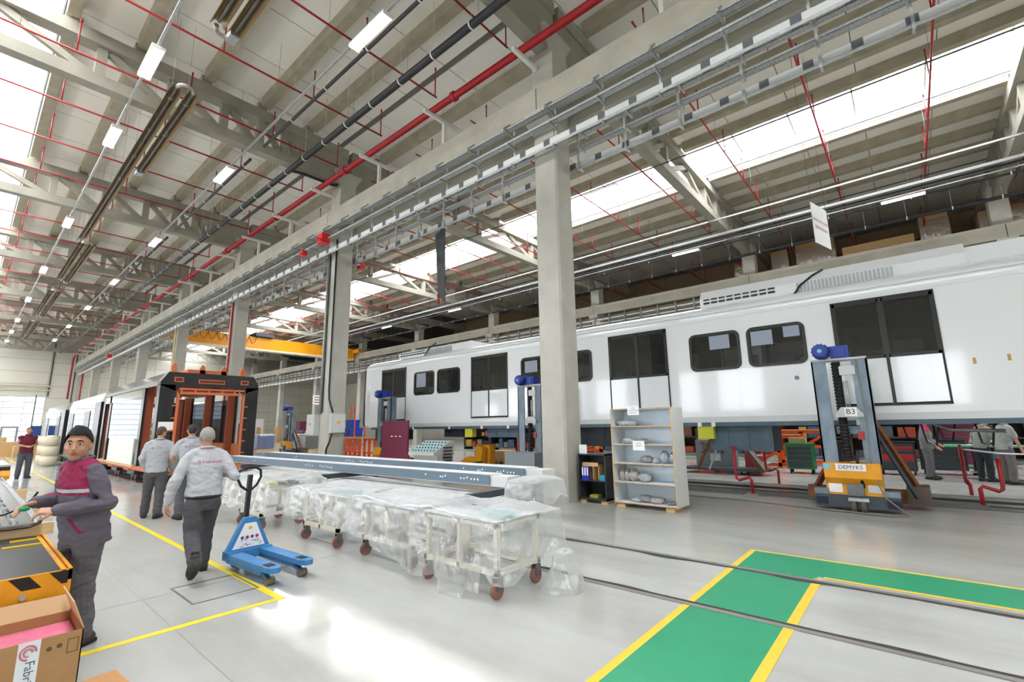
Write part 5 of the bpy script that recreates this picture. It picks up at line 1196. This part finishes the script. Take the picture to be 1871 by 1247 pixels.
# tall dark racks that close the view below the carriage
rack_bk = mat('rack_dark', (58, 52, 48), .7); stock = [mat('stock_%d' % i, c, .7, var=.3, scale=5) for i, c in enumerate(((96, 62, 40), (70, 74, 80), (150, 60, 36), (58, 80, 108), (170, 140, 60), (120, 110, 100), (40, 42, 48)))]
random.seed(11)
for k in range(12):
    x = 4.5-2.7*k
    t = thing('storage_rack', '%s dark storage rack from the right behind the carriage' % ORD[k], 'storage rack', (x, 25.8, 0), 0, 'storage racks behind the carriage')
    for xx in (-1.3, 1.3): MB().box((xx-.05, -.45, 0), (xx+.05, .45, 3.4)).build('upright', orange_p if k % 3 == 0 else rack_bk, t)
    MB().box((-1.3, .4, .1), (1.3, .45, 3.4)).build('back_sheet', rack_bk, t)
    for z in (.15, .95, 1.75, 2.6):
        MB().box((-1.3, -.45, z), (1.3, .45, z+.06)).build('shelf', rack_bk, t); xx = -1.2
        while xx < .9:
            ww = random.uniform(.25, .6); hh = random.uniform(.2, .6); MB().box((xx, -.38, z+.06), (xx+ww, .35, z+.06+hh)).build('stored_item', random.choice(stock), t); xx += ww+random.uniform(.02, .25)
# green work table with its legs
t = thing('green_table', 'long green topped work table at the right under the carriage', 'table', (2.6, 19.4, 0))
MB().box((-2.0, -.35, .9), (2.2, .35, .95)).build('top', mat('table_green', (108, 190, 150), .4), t)
for x in (-1.2, -.9, .6, .9, 2.0):
    for y in (-.3, .3): MB().cyl((x, y, .9), (x, y, .06), .025, 8).build('leg', galv, t)
MB().box((-1.9, -.3, .18), (2.1, -.26, .22)).build('stretcher', galv, t)
tag(MB().box((1.1, 19.15, .95), (1.6, 19.45, .96)).build('paper_sheet', paper), 'white papers on the green work table', 'paper')
# bent red bollard pipes beside the pit
def bollard(label, pts): tag(MB().tube(pts, .035, 8).build('bent_pipe', red_p), label, 'bent pipe', 'bent red pipes')
def bend(x, y, dx, h1, h2): return [(x, y, 0), (x, y, h1-.06), (x+dx*.12, y, h1), (x+dx*.8, y, h1-.08), (x+dx*.96, y, h1-.04), (x+dx, y, h1+.05), (x+dx, y, h2)]
bollard('bent red pipe at the pit edge, leftmost under the carriage', bend(-3.2, 12.75, -.35, .38, 1.12)); bollard('bent red pipe farther in, right of the leftmost one', bend(-3.1, 15.2, -.3, .4, 1.2))
bollard('thick bent red pipe right of the nearest jack', bend(.82, 13.05, .32, .42, .95)); bollard('slim bent red pipe with white cap beside the workers', bend(.8, 15.2, -.06, .3, 1.12)); bollard('bent red hook pipe behind the console', bend(-10.9, 13.6, -.5, .12, 1.0))
bollard('short bent red pipe by the wrapped stacks', bend(-33.6, 12.2, .5, .7, .75)); bollard('straight red pipe by the wrapped stacks', [(-35.2, 12.6, 0), (-35.2, 12.6, 1.2)])
tag(MB().tube([(.78, 15.18, 1.02), (1.4, 15.6, .92), (2.6, 16, .86)], .02, 6).build('barrier_chain', paper), 'white barrier chain running right from the slim red pipe', 'chain')
tag(MB().prism([(12.78, 0), (13.0, .07), (13.3, .07), (13.5, 0)], 'x', -.02, .9).build('pit_plate', mat('tread_plate', (150, 152, 150), .4, .5, var=.2, scale=30)), 'short tread plate ramp across the pit right of the nearest jack', 'ramp')
for k, (x0, x1) in enumerate(((-5.6, -4.2), (-4.1, -3.35), (-3.0, -1.9))): tag(MB().box((x0, 12.35, .0), (x1, 12.82, .02)).build('cover_plate', mat('plate_steel', (120, 122, 122), .5, .3, var=.15)), '%s flat steel pit cover plate from the white shelf' % ORD[k], 'plate', 'pit cover plates')
# boxes on the mezzanine
wrapc = mat_film('stretch_wrap', (220, 214, 204), .45, .12, gloss=.35, wr=10, wstr=.6, facing=False)
for k, (x, w_, h, m) in enumerate(((-5.1, .9, 2.5, card), (-3.7, 1.0, 2.6, card), (-2.7, .95, 2.6, card), (2.15, 1.15, 2.65, card), (4.6, 1.6, 2.2, card), (-7.2, 1.1, 2.2, card))):
    o = thing('stored_box', '%s wrapped cardboard box from the left on the upper storage floor' % ORD[[5, 0, 1, 2, 3, 4].index(k) if k < 6 else 0], 'box', (x, 32.6, 9.8), 0, 'boxes on the upper storage floor')
    MB().box((-w_/2, -.5, .1), (w_/2, .5, h)).build('carton', m, o); MB().box((-w_/2, -.5, 0), (w_/2, .5, .1)).build('pallet', wood_m, o)
    MB().box((-w_/2-.02, -.52, .1), (w_/2+.02, .52, h*.9)).build('stretch_wrap', wrapc, o)
tag(MB().box((-1.9, 32.2, 9.8), (1.3, 33.2, 11.65)).build('long_crate', wood_m), 'long timber crate between boxes on the upper storage floor', 'crate')
tag(MB().box((-3.9, 34.6, 9.8), (8, 35.6, 12.0)).build('long_crate', stock[0]), 'long brown crate stack behind the boxes upstairs', 'crate')
tag(MB().box((-40, 36.5, 9.8), (10, 36.7, 13.6)).build('partition', mat('brown_partition', (136, 116, 92), .8, var=.15)), 'brown partition behind the upper storage floor', 'partition')
# ================================================================= PEOPLE
def remesh(mb, name, m, voxel, smooth=4, wr=0., wsc=9., seed=0.):
    """fuse overlapping shapes into one continuous skin, then wrinkle it a little"""
    me = mb.mesh(name, m); o = bpy.data.objects.new(name, me); COL.objects.link(o)
    r = o.modifiers.new('r', 'REMESH'); r.mode = 'VOXEL'; r.voxel_size = voxel
    s = o.modifiers.new('s', 'SMOOTH'); s.factor = .5; s.iterations = smooth
    me2 = bpy.data.meshes.new_from_object(o.evaluated_get(bpy.context.evaluated_depsgraph_get()))
    bpy.data.objects.remove(o); bpy.data.meshes.remove(me)
    if wr:
        ns = [v.normal.copy() for v in me2.vertices]
        for v, n_ in zip(me2.vertices, ns):
            p = Vector((v.co.x*wsc, v.co.y*wsc, v.co.z*wsc*1.7+seed))
            v.co += n_*(wr*(noise.noise(p)+.5*noise.noise(p*2.1)))
    me2.polygons.foreach_set('use_smooth', [True]*len(me2.polygons))
    me2.materials.clear()
    for mm in (m if isinstance(m, (list, tuple)) else [m]): me2.materials.append(mm)
    return me2
def limb(b, pts, rs, n=12):
    b.tube(pts, rs, n)
    for p, r in zip(pts, rs): b.sphere(p, r*.995, 10, 7)
def loft(b, rings, n=20, p=2.3):
    """stack of super-ellipse rings: (centre, half depth, half width)"""
    V = []; k = len(rings)
    for c, rd, rw in rings:
        for j in range(n):
            a = 2*PI*j/n; ca, sa = math.cos(a), math.sin(a)
            V.append((c[0]+rd*math.copysign(abs(ca)**(2/p), ca), c[1]+rw*math.copysign(abs(sa)**(2/p), sa), c[2]))
    Fs = [tuple(reversed(range(n))), tuple((k-1)*n+j for j in range(n))]
    for i in range(k-1):
        for j in range(n): Fs.append((i*n+j, i*n+(j+1) % n, (i+1)*n+(j+1) % n, (i+1)*n+j))
    b.add(V, Fs)
def hand(b, wrist, d, nrm, side, curl=.5):
    """palm along d, fingers curling toward nrm, thumb leaving the given side of the palm"""
    w_ = Vector(wrist); d = Vector(d).normalized(); nrm = Vector(nrm); nrm = (nrm-d*nrm.dot(d)).normalized(); s = d.cross(nrm)*side
    for f in (-.028, -.01, .01, .028): limb(b, [w_+d*.0+s*f*.6, w_+d*.045+s*f, w_+d*.088+s*f], [.019, .016, .013], 8)
    L = {-.031: .058, -.0105: .072, .0105: .078, .031: .07}
    for f, ln in L.items():
        p = w_+d*.085+s*f; dd = d.copy(); pts = [p]
        for seg in (.45, .32, .23):
            ax = (d*math.cos(curl*(1.1 if seg > .4 else 1.6 if seg > .3 else 2.2))+nrm*math.sin(curl*(1.1 if seg > .4 else 1.6 if seg > .3 else 2.2)))
            p = p+ax*ln*seg*1.1; pts.append(p)
        limb(b, pts, [.0098, .0092, .0085, .0075], 8)
    p = w_+d*.025+s*.03; limb(b, [p, p+(d*.5+s*.7+nrm*.4).normalized()*.04, p+(d*.5+s*.7+nrm*.4).normalized()*.04+(d*.85+s*.15+nrm*.4).normalized()*.04], [.015, .012, .0095], 8)
def person(label, loc, rz, P, skin_c, hair_c, top, trouser_c, voxel=.010, face=False, hair='short', detail=True, scale=1., trim=None):
    skin = mat('skin_%d_%d_%d' % skin_c, skin_c, .5, var=.06, scale=14, spec=.35); hm = mat('hair_%d_%d_%d' % hair_c, hair_c, .7, var=.35, scale=60, bump=1., bscale=90)
    tr = mat('cloth_%d_%d_%d' % trouser_c, trouser_c, .9, var=.1, scale=10, bump=.25, bscale=150); shoe = mat('work_shoe', (52, 48, 46), .7, var=.2); sole = mat('shoe_sole', (34, 33, 34), .8)
    V3 = Vector
    b = MB()
    hip, chest, neck, head = V3(P['hip']), V3(P['chest']), V3(P['neck']), V3(P['head'])
    # --- body: one continuous surface
    loft(b, [(hip+V3((0, 0, -.1)), .08, .12), (hip, .1, .15), (hip.lerp(chest, .4), .09, .13), (hip.lerp(chest, .75), .1, .145), (chest, .105, .155), (chest.lerp(neck, .6), .085, .14), (neck+V3((0, 0, -.03)), .06, .075), (neck+V3((0, 0, .02)), .052, .056)], 18)
    limb(b, [neck, neck.lerp(head, .6)], [.056, .053])
    for S in ('L', 'R'):
        sh, el, wr_ = V3(P['sh'+S]), V3(P['el'+S]), V3(P['wr'+S])
        limb(b, [sh, sh.lerp(el, .5), el, el.lerp(wr_, .35), wr_], [.055, .047, .041, .04, .029])
        hd = (wr_-el).normalized() if P.get('hd'+S) is None else V3(P['hd'+S])
        if detail: hand(b, wr_, hd, P.get('hn'+S, (0, -1 if S == 'L' else 1, 0)), P.get('hs'+S, 1 if S == 'L' else -1), P.get('curl'+S, .45))
        else: limb(b, [wr_, wr_+hd*.09, wr_+hd*.17], [.03, .04, .02])
        hp, kn, an = V3(P['hp'+S]), V3(P['kn'+S]), V3(P['an'+S])
        limb(b, [hp, hp.lerp(kn, .5), kn, kn.lerp(an, .35), an], [.09, .075, .056, .055, .04])
    yaw, pitch = P.get('yaw', 0.), P.get('pitch', 0.)
    HM = Matrix.Translation(head) @ Matrix.Scale(P.get('hs', 1.0), 4) @ Matrix.Rotation(yaw, 4, 'Z') @ Matrix.Rotation(pitch, 4, 'Y')
    hb = MB()
    hb.sphere((0, 0, .022), (.098, .077, .098), 20, 14); hb.sphere((.018, 0, -.028), (.078, .066, .082), 18, 12); hb.sphere((.042, 0, -.082), (.036, .04, .034), 12, 9)
    hb.sphere((.088, 0, .045), (.02, .055, .022), 12, 8); hb.sphere((.06, .032, -.02), (.032, .03, .03), 10, 8); hb.sphere((.06, -.032, -.02), (.032, .03, .03), 10, 8)
    hb.tube([(.094, 0, .035), (.104, 0, .0), (.114, 0, -.018)], [.009, .012, .015], 10); hb.sphere((.114, 0, -.02), (.015, .019, .012), 10, 8)
    hb.sphere((.09, 0, -.053), (.014, .026, .011), 10, 8)
    for s in (-1, 1): hb.sphere((-.008, s*.078, .0), (.024, .011, .034), 10, 8)
    hb.xf(HM)
    b.v += [] ; o0 = len(b.v); b.v += hb.v; b.f += [tuple(i+o0 for i in f) for f in hb.f]; b.m += hb.m; b.sm += hb.sm
    me = remesh(b, 'person', skin, voxel, 3)
    body = link('person', me); tag(body, label, 'person'); body.location = loc; body.rotation_euler = (0, 0, rz); body.scale = (scale,)*3
    # --- hair
    h = MB(); n, m_ = 40, 26; V = []; keep = []
    for i in range(m_+1):
        a = PI*i/m_-PI/2
        for j in range(n):
            c = 2*PI*j/n; v = V3((math.cos(a)*math.cos(c), math.cos(a)*math.sin(c), math.sin(a)))
            g = 1+(.035 if hair == 'short' else .075)*noise.noise(v*(5 if hair == 'short' else 7)+V3((len(label), 0, 0)))+.02*noise.noise(v*22)
            vol = 1.0 if hair != 'full' else 1.05
            qf = .036*max(0, v.z-.25)*(1+.9*max(0, v.x)) if hair == 'full' else 0.
            V.append(V3((-.006+v.x*.104*g*vol+qf*.5, v.y*.083*g*vol, .028+v.z*.104*g*1.02+qf*1.1)))
            lim = -.065 if v.x < -.35 else (.01 if v.x < .25 else (.045 if v.x < .55 else .082))
            lim += (.02 if hair == 'full' else .008)*noise.noise(v*11)
            keep.append(V[-1].z > lim)
    Fs = [(i*n+j, i*n+(j+1) % n, (i+1)*n+(j+1) % n, (i+1)*n+j) for i in range(m_) for j in range(n)]
    Fs = [f for f in Fs if all(keep[q] for q in f)]
    used = sorted({q for f in Fs for q in f}); ix = {q: k for k, q in enumerate(used)}
    h.add([HM @ V[q] for q in used], [tuple(ix[q] for q in f) for f in Fs], 0, True)
    h.build('hair', hm, body)
    if face:
        ew = mat('eye_white', (226, 222, 216), .3); iris = mat('iris', (46, 30, 22), .25); lip = mat('lip', (160, 96, 86), .5)
        for s in (-1, 1):
            e = MB(); e.sphere((.083, s*.031, .018), (.012, .0145, .0085), 12, 8); e.xf(HM); eo = e.build('eye', ew, body)
            e = MB(); e.sphere((.0925, s*.031, .018), (.0035, .0072, .0072), 12, 8); e.xf(HM); e.build('iris', iris, eo)
            e = MB(); e.tube([(.088, s*.014, .026), (.094, s*.03, .0295), (.086, s*.047, .024)], [.0035, .0045, .003], 8); e.xf(HM); e.build('upper_lid', skin, body)
            e = MB(); e.tube([(.101, s*.012, .041), (.102, s*.03, .046), (.09, s*.05, .04)], [.005, .0065, .003], 8); e.xf(HM); e.build('eyebrow', hm, body)
        e = MB(); e.tube([(.094, -.024, -.054), (.102, -.01, -.0505), (.103, 0, -.0515), (.102, .01, -.0505), (.094, .024, -.054)], [.003, .0055, .0055, .0055, .003], 8); e.tube([(.094, -.02, -.058), (.101, 0, -.0625), (.094, .02, -.058)], [.003, .0065, .003], 8); e.xf(HM); e.build('lips', lip, body)
    # --- trousers
    b = MB(); wz = P.get('waist', .98); hc = hip
    loft(b, [(hc+V3((0, 0, -.16)), .11, .15), (hc+V3((0, 0, -.04)), .13, .178), (hc+V3((0, 0, .06)), .12, .168), (V3((hip.lerp(chest, .3).x, hip.y, wz)), .115, .158)], 20)
    for S in ('L', 'R'):
        hp, kn, an = V3(P['hp'+S]), V3(P['kn'+S]), V3(P['an'+S])
        limb(b, [hp+V3((0, 0, -.04)), hp.lerp(kn, .45), kn, kn.lerp(an, .5), an.lerp(kn, .06)], [.112, .1, .083, .08, .076], 14)
    to = link('trousers', remesh(b, 'trousers', tr, voxel*1.1, 4, .010, 10, 1.), body)
    for S in ('L', 'R'):
        an = V3(P['an'+S]); fd = V3(P.get('ft'+S, (1, 0, 0))).normalized()
        side_ = V3((-fd.y, fd.x, 0)).normalized() if abs(fd.z) < .95 else V3((0, 1, 0)); up = fd.cross(side_)*-1
        if up.z < 0 and abs(fd.z) < .9: up = -up
        b = MB(); heel = an-fd*.06-up*.035; ball = an+fd*.13-up*.045; toe = an+fd*.185-up*.05
        limb(b, [an+up*.05, an, heel], [.05, .052, .045]); limb(b, [an, ball, toe], [.055, .047, .036])
        for f in (-.02, .02): limb(b, [heel+side_*f, ball+side_*f*1.3, toe+side_*f*.5], [.035, .038, .03])
        so = link('shoe', remesh(b, 'shoe', shoe, max(.007, voxel*.8), 3), body)
        c = an-up*.085; sb = MB(); pl = [(-.105, -.036), (.06, -.043), (.17, -.05), (.225, -.025), (.23, .02), (.17, .05), (.06, .043), (-.105, .036)]
        sb.add([c+fd*x+side_*y for x, y in pl]+[c+fd*x+side_*y+up*.028 for x, y in pl], [tuple(range(8)), tuple(range(15, 7, -1))]+[(i, 8+i, 8+(i+1) % 8, (i+1) % 8) for i in range(8)]); sb.build('sole', sole, so)
    # --- top
    tm = mat('cloth_%d_%d_%d' % top['c'], top['c'], .92, var=.06, scale=12, bump=.2, bscale=170); mats = [tm]+[mat('cloth_%d_%d_%d' % c, c, .8, var=.06, scale=10) for c in top.get('extra', [])]
    b = MB(); g = top.get('g', .016); bot = top.get('bottom', .93); low = hip.lerp(chest, max(-.35, (bot-hip.z)/(chest.z-hip.z)))
    fl = top.get('flare', 0.)
    loft(b, [(V3((low.x, low.y, bot)), .115+g+fl, .16+g+fl), (hip.lerp(chest, .35), .115+g+fl, .155+g+fl), (hip.lerp(chest, .7), .118+g, .165+g), (chest, .12+g, .175+g), (chest.lerp(neck, .45), .1+g, .15+g), (chest.lerp(neck, .78), .075+g, .1+g), (neck+V3((0, 0, .015)), .058+g*.6, .062+g*.6)], 22)
    for S in ('L', 'R'):
        sh, el, wr_ = V3(P['sh'+S]), V3(P['el'+S]), V3(P['wr'+S])
        if top.get('sleeve', 'long') == 'long': limb(b, [sh, sh.lerp(el, .5), el, el.lerp(wr_, .5), wr_.lerp(el, .06)], [.05+g*.5, .052+g*.7, .047+g*.75, .045+g*.75, .035+g*.6], 14); limb(b, [neck+V3((0, (sh.y-neck.y)*.25, -.02)), sh.lerp(neck, .35)+V3((0, 0, .005)), sh], [.05+g*.6, .052+g*.6, .05+g*.5], 12); limb(b, [sh, sh.lerp(chest, .35)+V3((0, 0, -.03))], [.05+g*.5, .085+g*.5], 12)
        elif top['sleeve'] == 'short': limb(b, [sh, sh.lerp(el, .4), sh.lerp(el, .68)], [.05+g*.5, .055+g*.7, .057+g*.9], 14); limb(b, [neck+V3((0, (sh.y-neck.y)*.25, -.02)), sh.lerp(neck, .35)+V3((0, 0, .005)), sh], [.05+g*.6, .052+g*.6, .05+g*.5], 12)
        else: limb(b, [sh.lerp(chest, .15), sh], [.075+g, .06+g], 14)
    me = remesh(b, 'jacket' if g > .02 else 'shirt', mats, voxel*1.1, 8, top.get('wr', .008), 9, 4.)
    if top.get('paint'):
        mi = [top['paint'](p.center, p.normal) for p in me.polygons]; me.polygons.foreach_set('material_index', mi)
    so = link('jacket' if g > .02 else 'shirt', me, body)
    if top.get('collar', True):
        b = MB(); pts = [(neck.x+(.066+g*.5)*math.cos(2*PI*k/16), neck.y+(.07+g*.5)*math.sin(2*PI*k/16), neck.z+.025+.012*math.cos(2*PI*k/16+PI)) for k in range(16)]
        b.tube(pts, .013, 8, closed=True); b.build('collar', tm, body)
    if top.get('belt'):
        b = MB(); pts = [(low.x+.135*math.cos(2*PI*k/20), low.y+.176*math.sin(2*PI*k/20), top['bottom']-.012) for k in range(20)]; b.tube(pts, .02, 6, closed=True); b.build('belt', black_rb, body)
    if top.get('logo'):
        sc = top['logo']; z = chest.z+.055; xb = min(v.co.x for v in me.vertices if abs(v.co.z-z) < .03 and abs(v.co.y) < .1)-.004
        lm = mat('logo_red', (176, 58, 74), .7)
        text_mesh('logo_lettering', 'bozankaya', .043*sc, lm, so, (xb, -.035*sc, z), (PI/2, 0, -PI/2), .001)
        b = MB(); b.tube([(xb, .1, z+.022), (xb, .083, z+.012), (xb, .09, z+.004), (xb, .078, z-.006), (xb, .09, z-.02), (xb, .105, z-.02)], .0035, 5); b.tube([(xb, .115, z+.02), (xb, .098, z+.008), (xb, .105, z)], .003, 5); b.build('logo_mark', lm, so)
    return body
def stand(hipz=.93, lean=0., **k):
    P = dict(hip=(0, 0, hipz), chest=(lean*.5, 0, 1.28), neck=(lean*.9-.01, 0, 1.475), head=(lean*1.2+.02, 0, 1.625), shL=(lean*.7, .178, 1.40), shR=(lean*.7, -.178, 1.40),
             elL=(-.03, .25, 1.13), elR=(-.03, -.25, 1.13), wrL=(.05, .27, .88), wrR=(.05, -.27, .88), hpL=(0, .09, .88), hpR=(0, -.09, .88), knL=(.02, .11, .48), knR=(.02, -.11, .48),
             anL=(-.02, .12, .09), anR=(-.02, -.12, .09), ftL=(1, .2, 0), ftR=(1, -.2, 0), waist=.99)
    P.update(k); return P
grey_sh = (164, 166, 170); grey_tr = (80, 79, 84)
def youth_paint(c, n):
    if abs(c.y) > .19 or c.z < 1.17 or c.x > .235: return 3 if (c.x > .04 and .9 < c.z < 1.02 and abs(c.y-.06-(1.02-c.z)*.75) < .016) else 0
    if c.z > 1.255: return 1
    if c.z > 1.225: return 2
    if c.z > 1.205: return 1
    return 0
# young man at the table
person('young man in grey and maroon work jacket fitting a seal at the yellow table', (-5.5, .80, 0), math.radians(-70),
       stand(yaw=.86, lean=.12, elL=(.0, .27, 1.13), wrL=(.27, .10, 1.10), hdL=(.9, -.5, .1), hnL=(0, -.6, -1), elR=(.05, -.26, 1.16), wrR=(.31, -.12, 1.16), hdR=(1, .1, -.2), hnR=(0, .3, -1), curlL=.75, curlR=.6, head=(.13, 0, 1.60), hs=1.06),
       (190, 142, 116), (34, 27, 24), dict(c=(98, 94, 106), g=.024, bottom=.80, flare=.012, wr=.012, extra=[(140, 26, 72), (186, 190, 198), (140, 26, 72)], paint=youth_paint), (92, 90, 96), voxel=.0065, face=True, hair='full', scale=1.0)
tag(MB().sphere((0, 0, 0), (.05, .035, .02), 10, 8).build('green_cloth', mat('green_cloth', (20, 140, 84), .8), None, (-5.42, .41, 1.13)), 'small green rag in the hands of the young man', 'rag')
# old man walking with the pallet truck
person('grey haired man in grey sweater walking away beside the pallet truck', (-6.78, 2.06, 0), PI-.12,
       stand(hipz=.92, lean=.10, yaw=-.05, pitch=.15, elL=(-.02, .31, 1.13), wrL=(.02, .36, .86), hdL=(.15, .05, -1), hnL=(0, -1, 0), elR=(-.10, -.30, 1.14), wrR=(.14, -.27, 1.17), hdR=(1, .1, .1), hnR=(0, 0, -1), curlR=.9,
             hpL=(-.02, .09, .88), hpR=(.02, -.09, .88), knL=(-.06, .10, .50), anL=(-.46, .10, .24), ftL=(.35, .02, -.95), knR=(.22, -.10, .49), anR=(.24, -.10, .09), ftR=(1, 0, 0), curlL=.5),
       (184, 128, 104), (176, 172, 166), dict(c=(182, 184, 189), g=.022, bottom=.93, flare=.012, wr=.012, logo=1.15, belt=True), grey_tr, voxel=.008)
# the two men behind him
person('man in long sleeved grey shirt seen from behind, left of the pair', (-11.9, 2.72, 0), PI-.35,
       stand(lean=.04, yaw=-.5, pitch=.2, elL=(-.02, .25, 1.13), wrL=(.14, .2, .95), elR=(-.02, -.27, 1.13), wrR=(.12, -.24, .9), knL=(.05, .11, .48), anL=(.1, .13, .09), knR=(-.02, -.1, .48), anR=(-.1, -.1, .09)),
       (190, 140, 112), (92, 74, 56), dict(c=(172, 176, 182), g=.02, bottom=.86, wr=.010, logo=.6), (84, 83, 86), voxel=.011, scale=1.03)
person('man in short sleeved grey shirt seen from behind, right of the pair', (-11.3, 3.12, 0), PI-.15,
       stand(lean=.04, pitch=.1, elL=(.05, .28, 1.13), wrL=(.28, .2, 1.05), elR=(.05, -.28, 1.13), wrR=(.28, -.2, 1.05), knL=(.02, .1, .48), anL=(-.1, .1, .09), knR=(.1, -.1, .5), anR=(.12, -.1, .09)),
       (196, 146, 118), (56, 50, 46), dict(c=(172, 175, 181), g=.018, bottom=.88, sleeve='short', wr=.009, logo=.95), (88, 88, 96), voxel=.011, scale=1.05)
# far man facing the camera
person('man in maroon vest standing far left before the bright windows', (-26.3, 1.78, 0), .15,
       stand(elL=(.0, .25, 1.15), wrL=(.22, .08, 1.1), elR=(.0, -.25, 1.15), wrR=(.22, -.08, 1.1), curlL=.8, curlR=.8), (186, 140, 116), (70, 60, 54),
       dict(c=(104, 30, 48), g=.024, bottom=.86, sleeve='none', wr=.006), (82, 84, 96), voxel=.014, face=True, detail=False, scale=1.1)
# workers under the carriage, heads hidden by its side
person('worker in grey suit with magenta shoulder yoke under the carriage', (.2, 18.5, 0), -.2,
       stand(elL=(-.02, .25, 1.13), wrL=(.2, .18, .98), elR=(.0, -.27, 1.12), wrR=(.22, -.2, .92)), (196, 150, 124), (50, 42, 36),
       dict(c=(132, 130, 132), g=.03, bottom=.82, wr=.010, extra=[(190, 30, 96), (190, 30, 96)], paint=lambda c, n: 1 if c.z > 1.33 and abs(c.y) < .22 else 0), (110, 106, 110), voxel=.014, scale=1.03, detail=False)
person('worker in pale grey shirt bending over the green table', (1.35, 20.6, 0), -.3,
       stand(lean=.25, elL=(.2, .28, 1.1), wrL=(.4, .15, 1.02), elR=(.2, -.28, 1.1), wrR=(.4, -.15, 1.02)), (196, 150, 124), (50, 42, 36),
       dict(c=(168, 172, 170), g=.02, bottom=.9, wr=.010), (66, 66, 74), voxel=.014, detail=False)
person('worker in grey shirt leaning with one arm on the green table', (1.35, 18.6, 0), .9,
       stand(lean=.18, elL=(.16, .3, 1.15), wrL=(.3, .34, 1.0), elR=(.1, -.28, 1.1), wrR=(.3, -.2, 1.0)), (196, 150, 124), (44, 38, 34),
       dict(c=(150, 156, 150), g=.02, bottom=.9, sleeve='short', wr=.010), (48, 52, 58), voxel=.014, detail=False)
person('rightmost worker in grey shirt with arm hanging before the green table', (1.75, 18.15, 0), .6,
       stand(lean=.1, elL=(.06, .26, 1.12), wrL=(.14, .25, .88), elR=(.08, -.26, 1.12), wrR=(.2, -.22, .9)), (196, 150, 124), (44, 38, 34),
       dict(c=(162, 164, 162), g=.02, bottom=.86, sleeve='short', wr=.010), (112, 108, 108), voxel=.014, detail=False, scale=1.03)
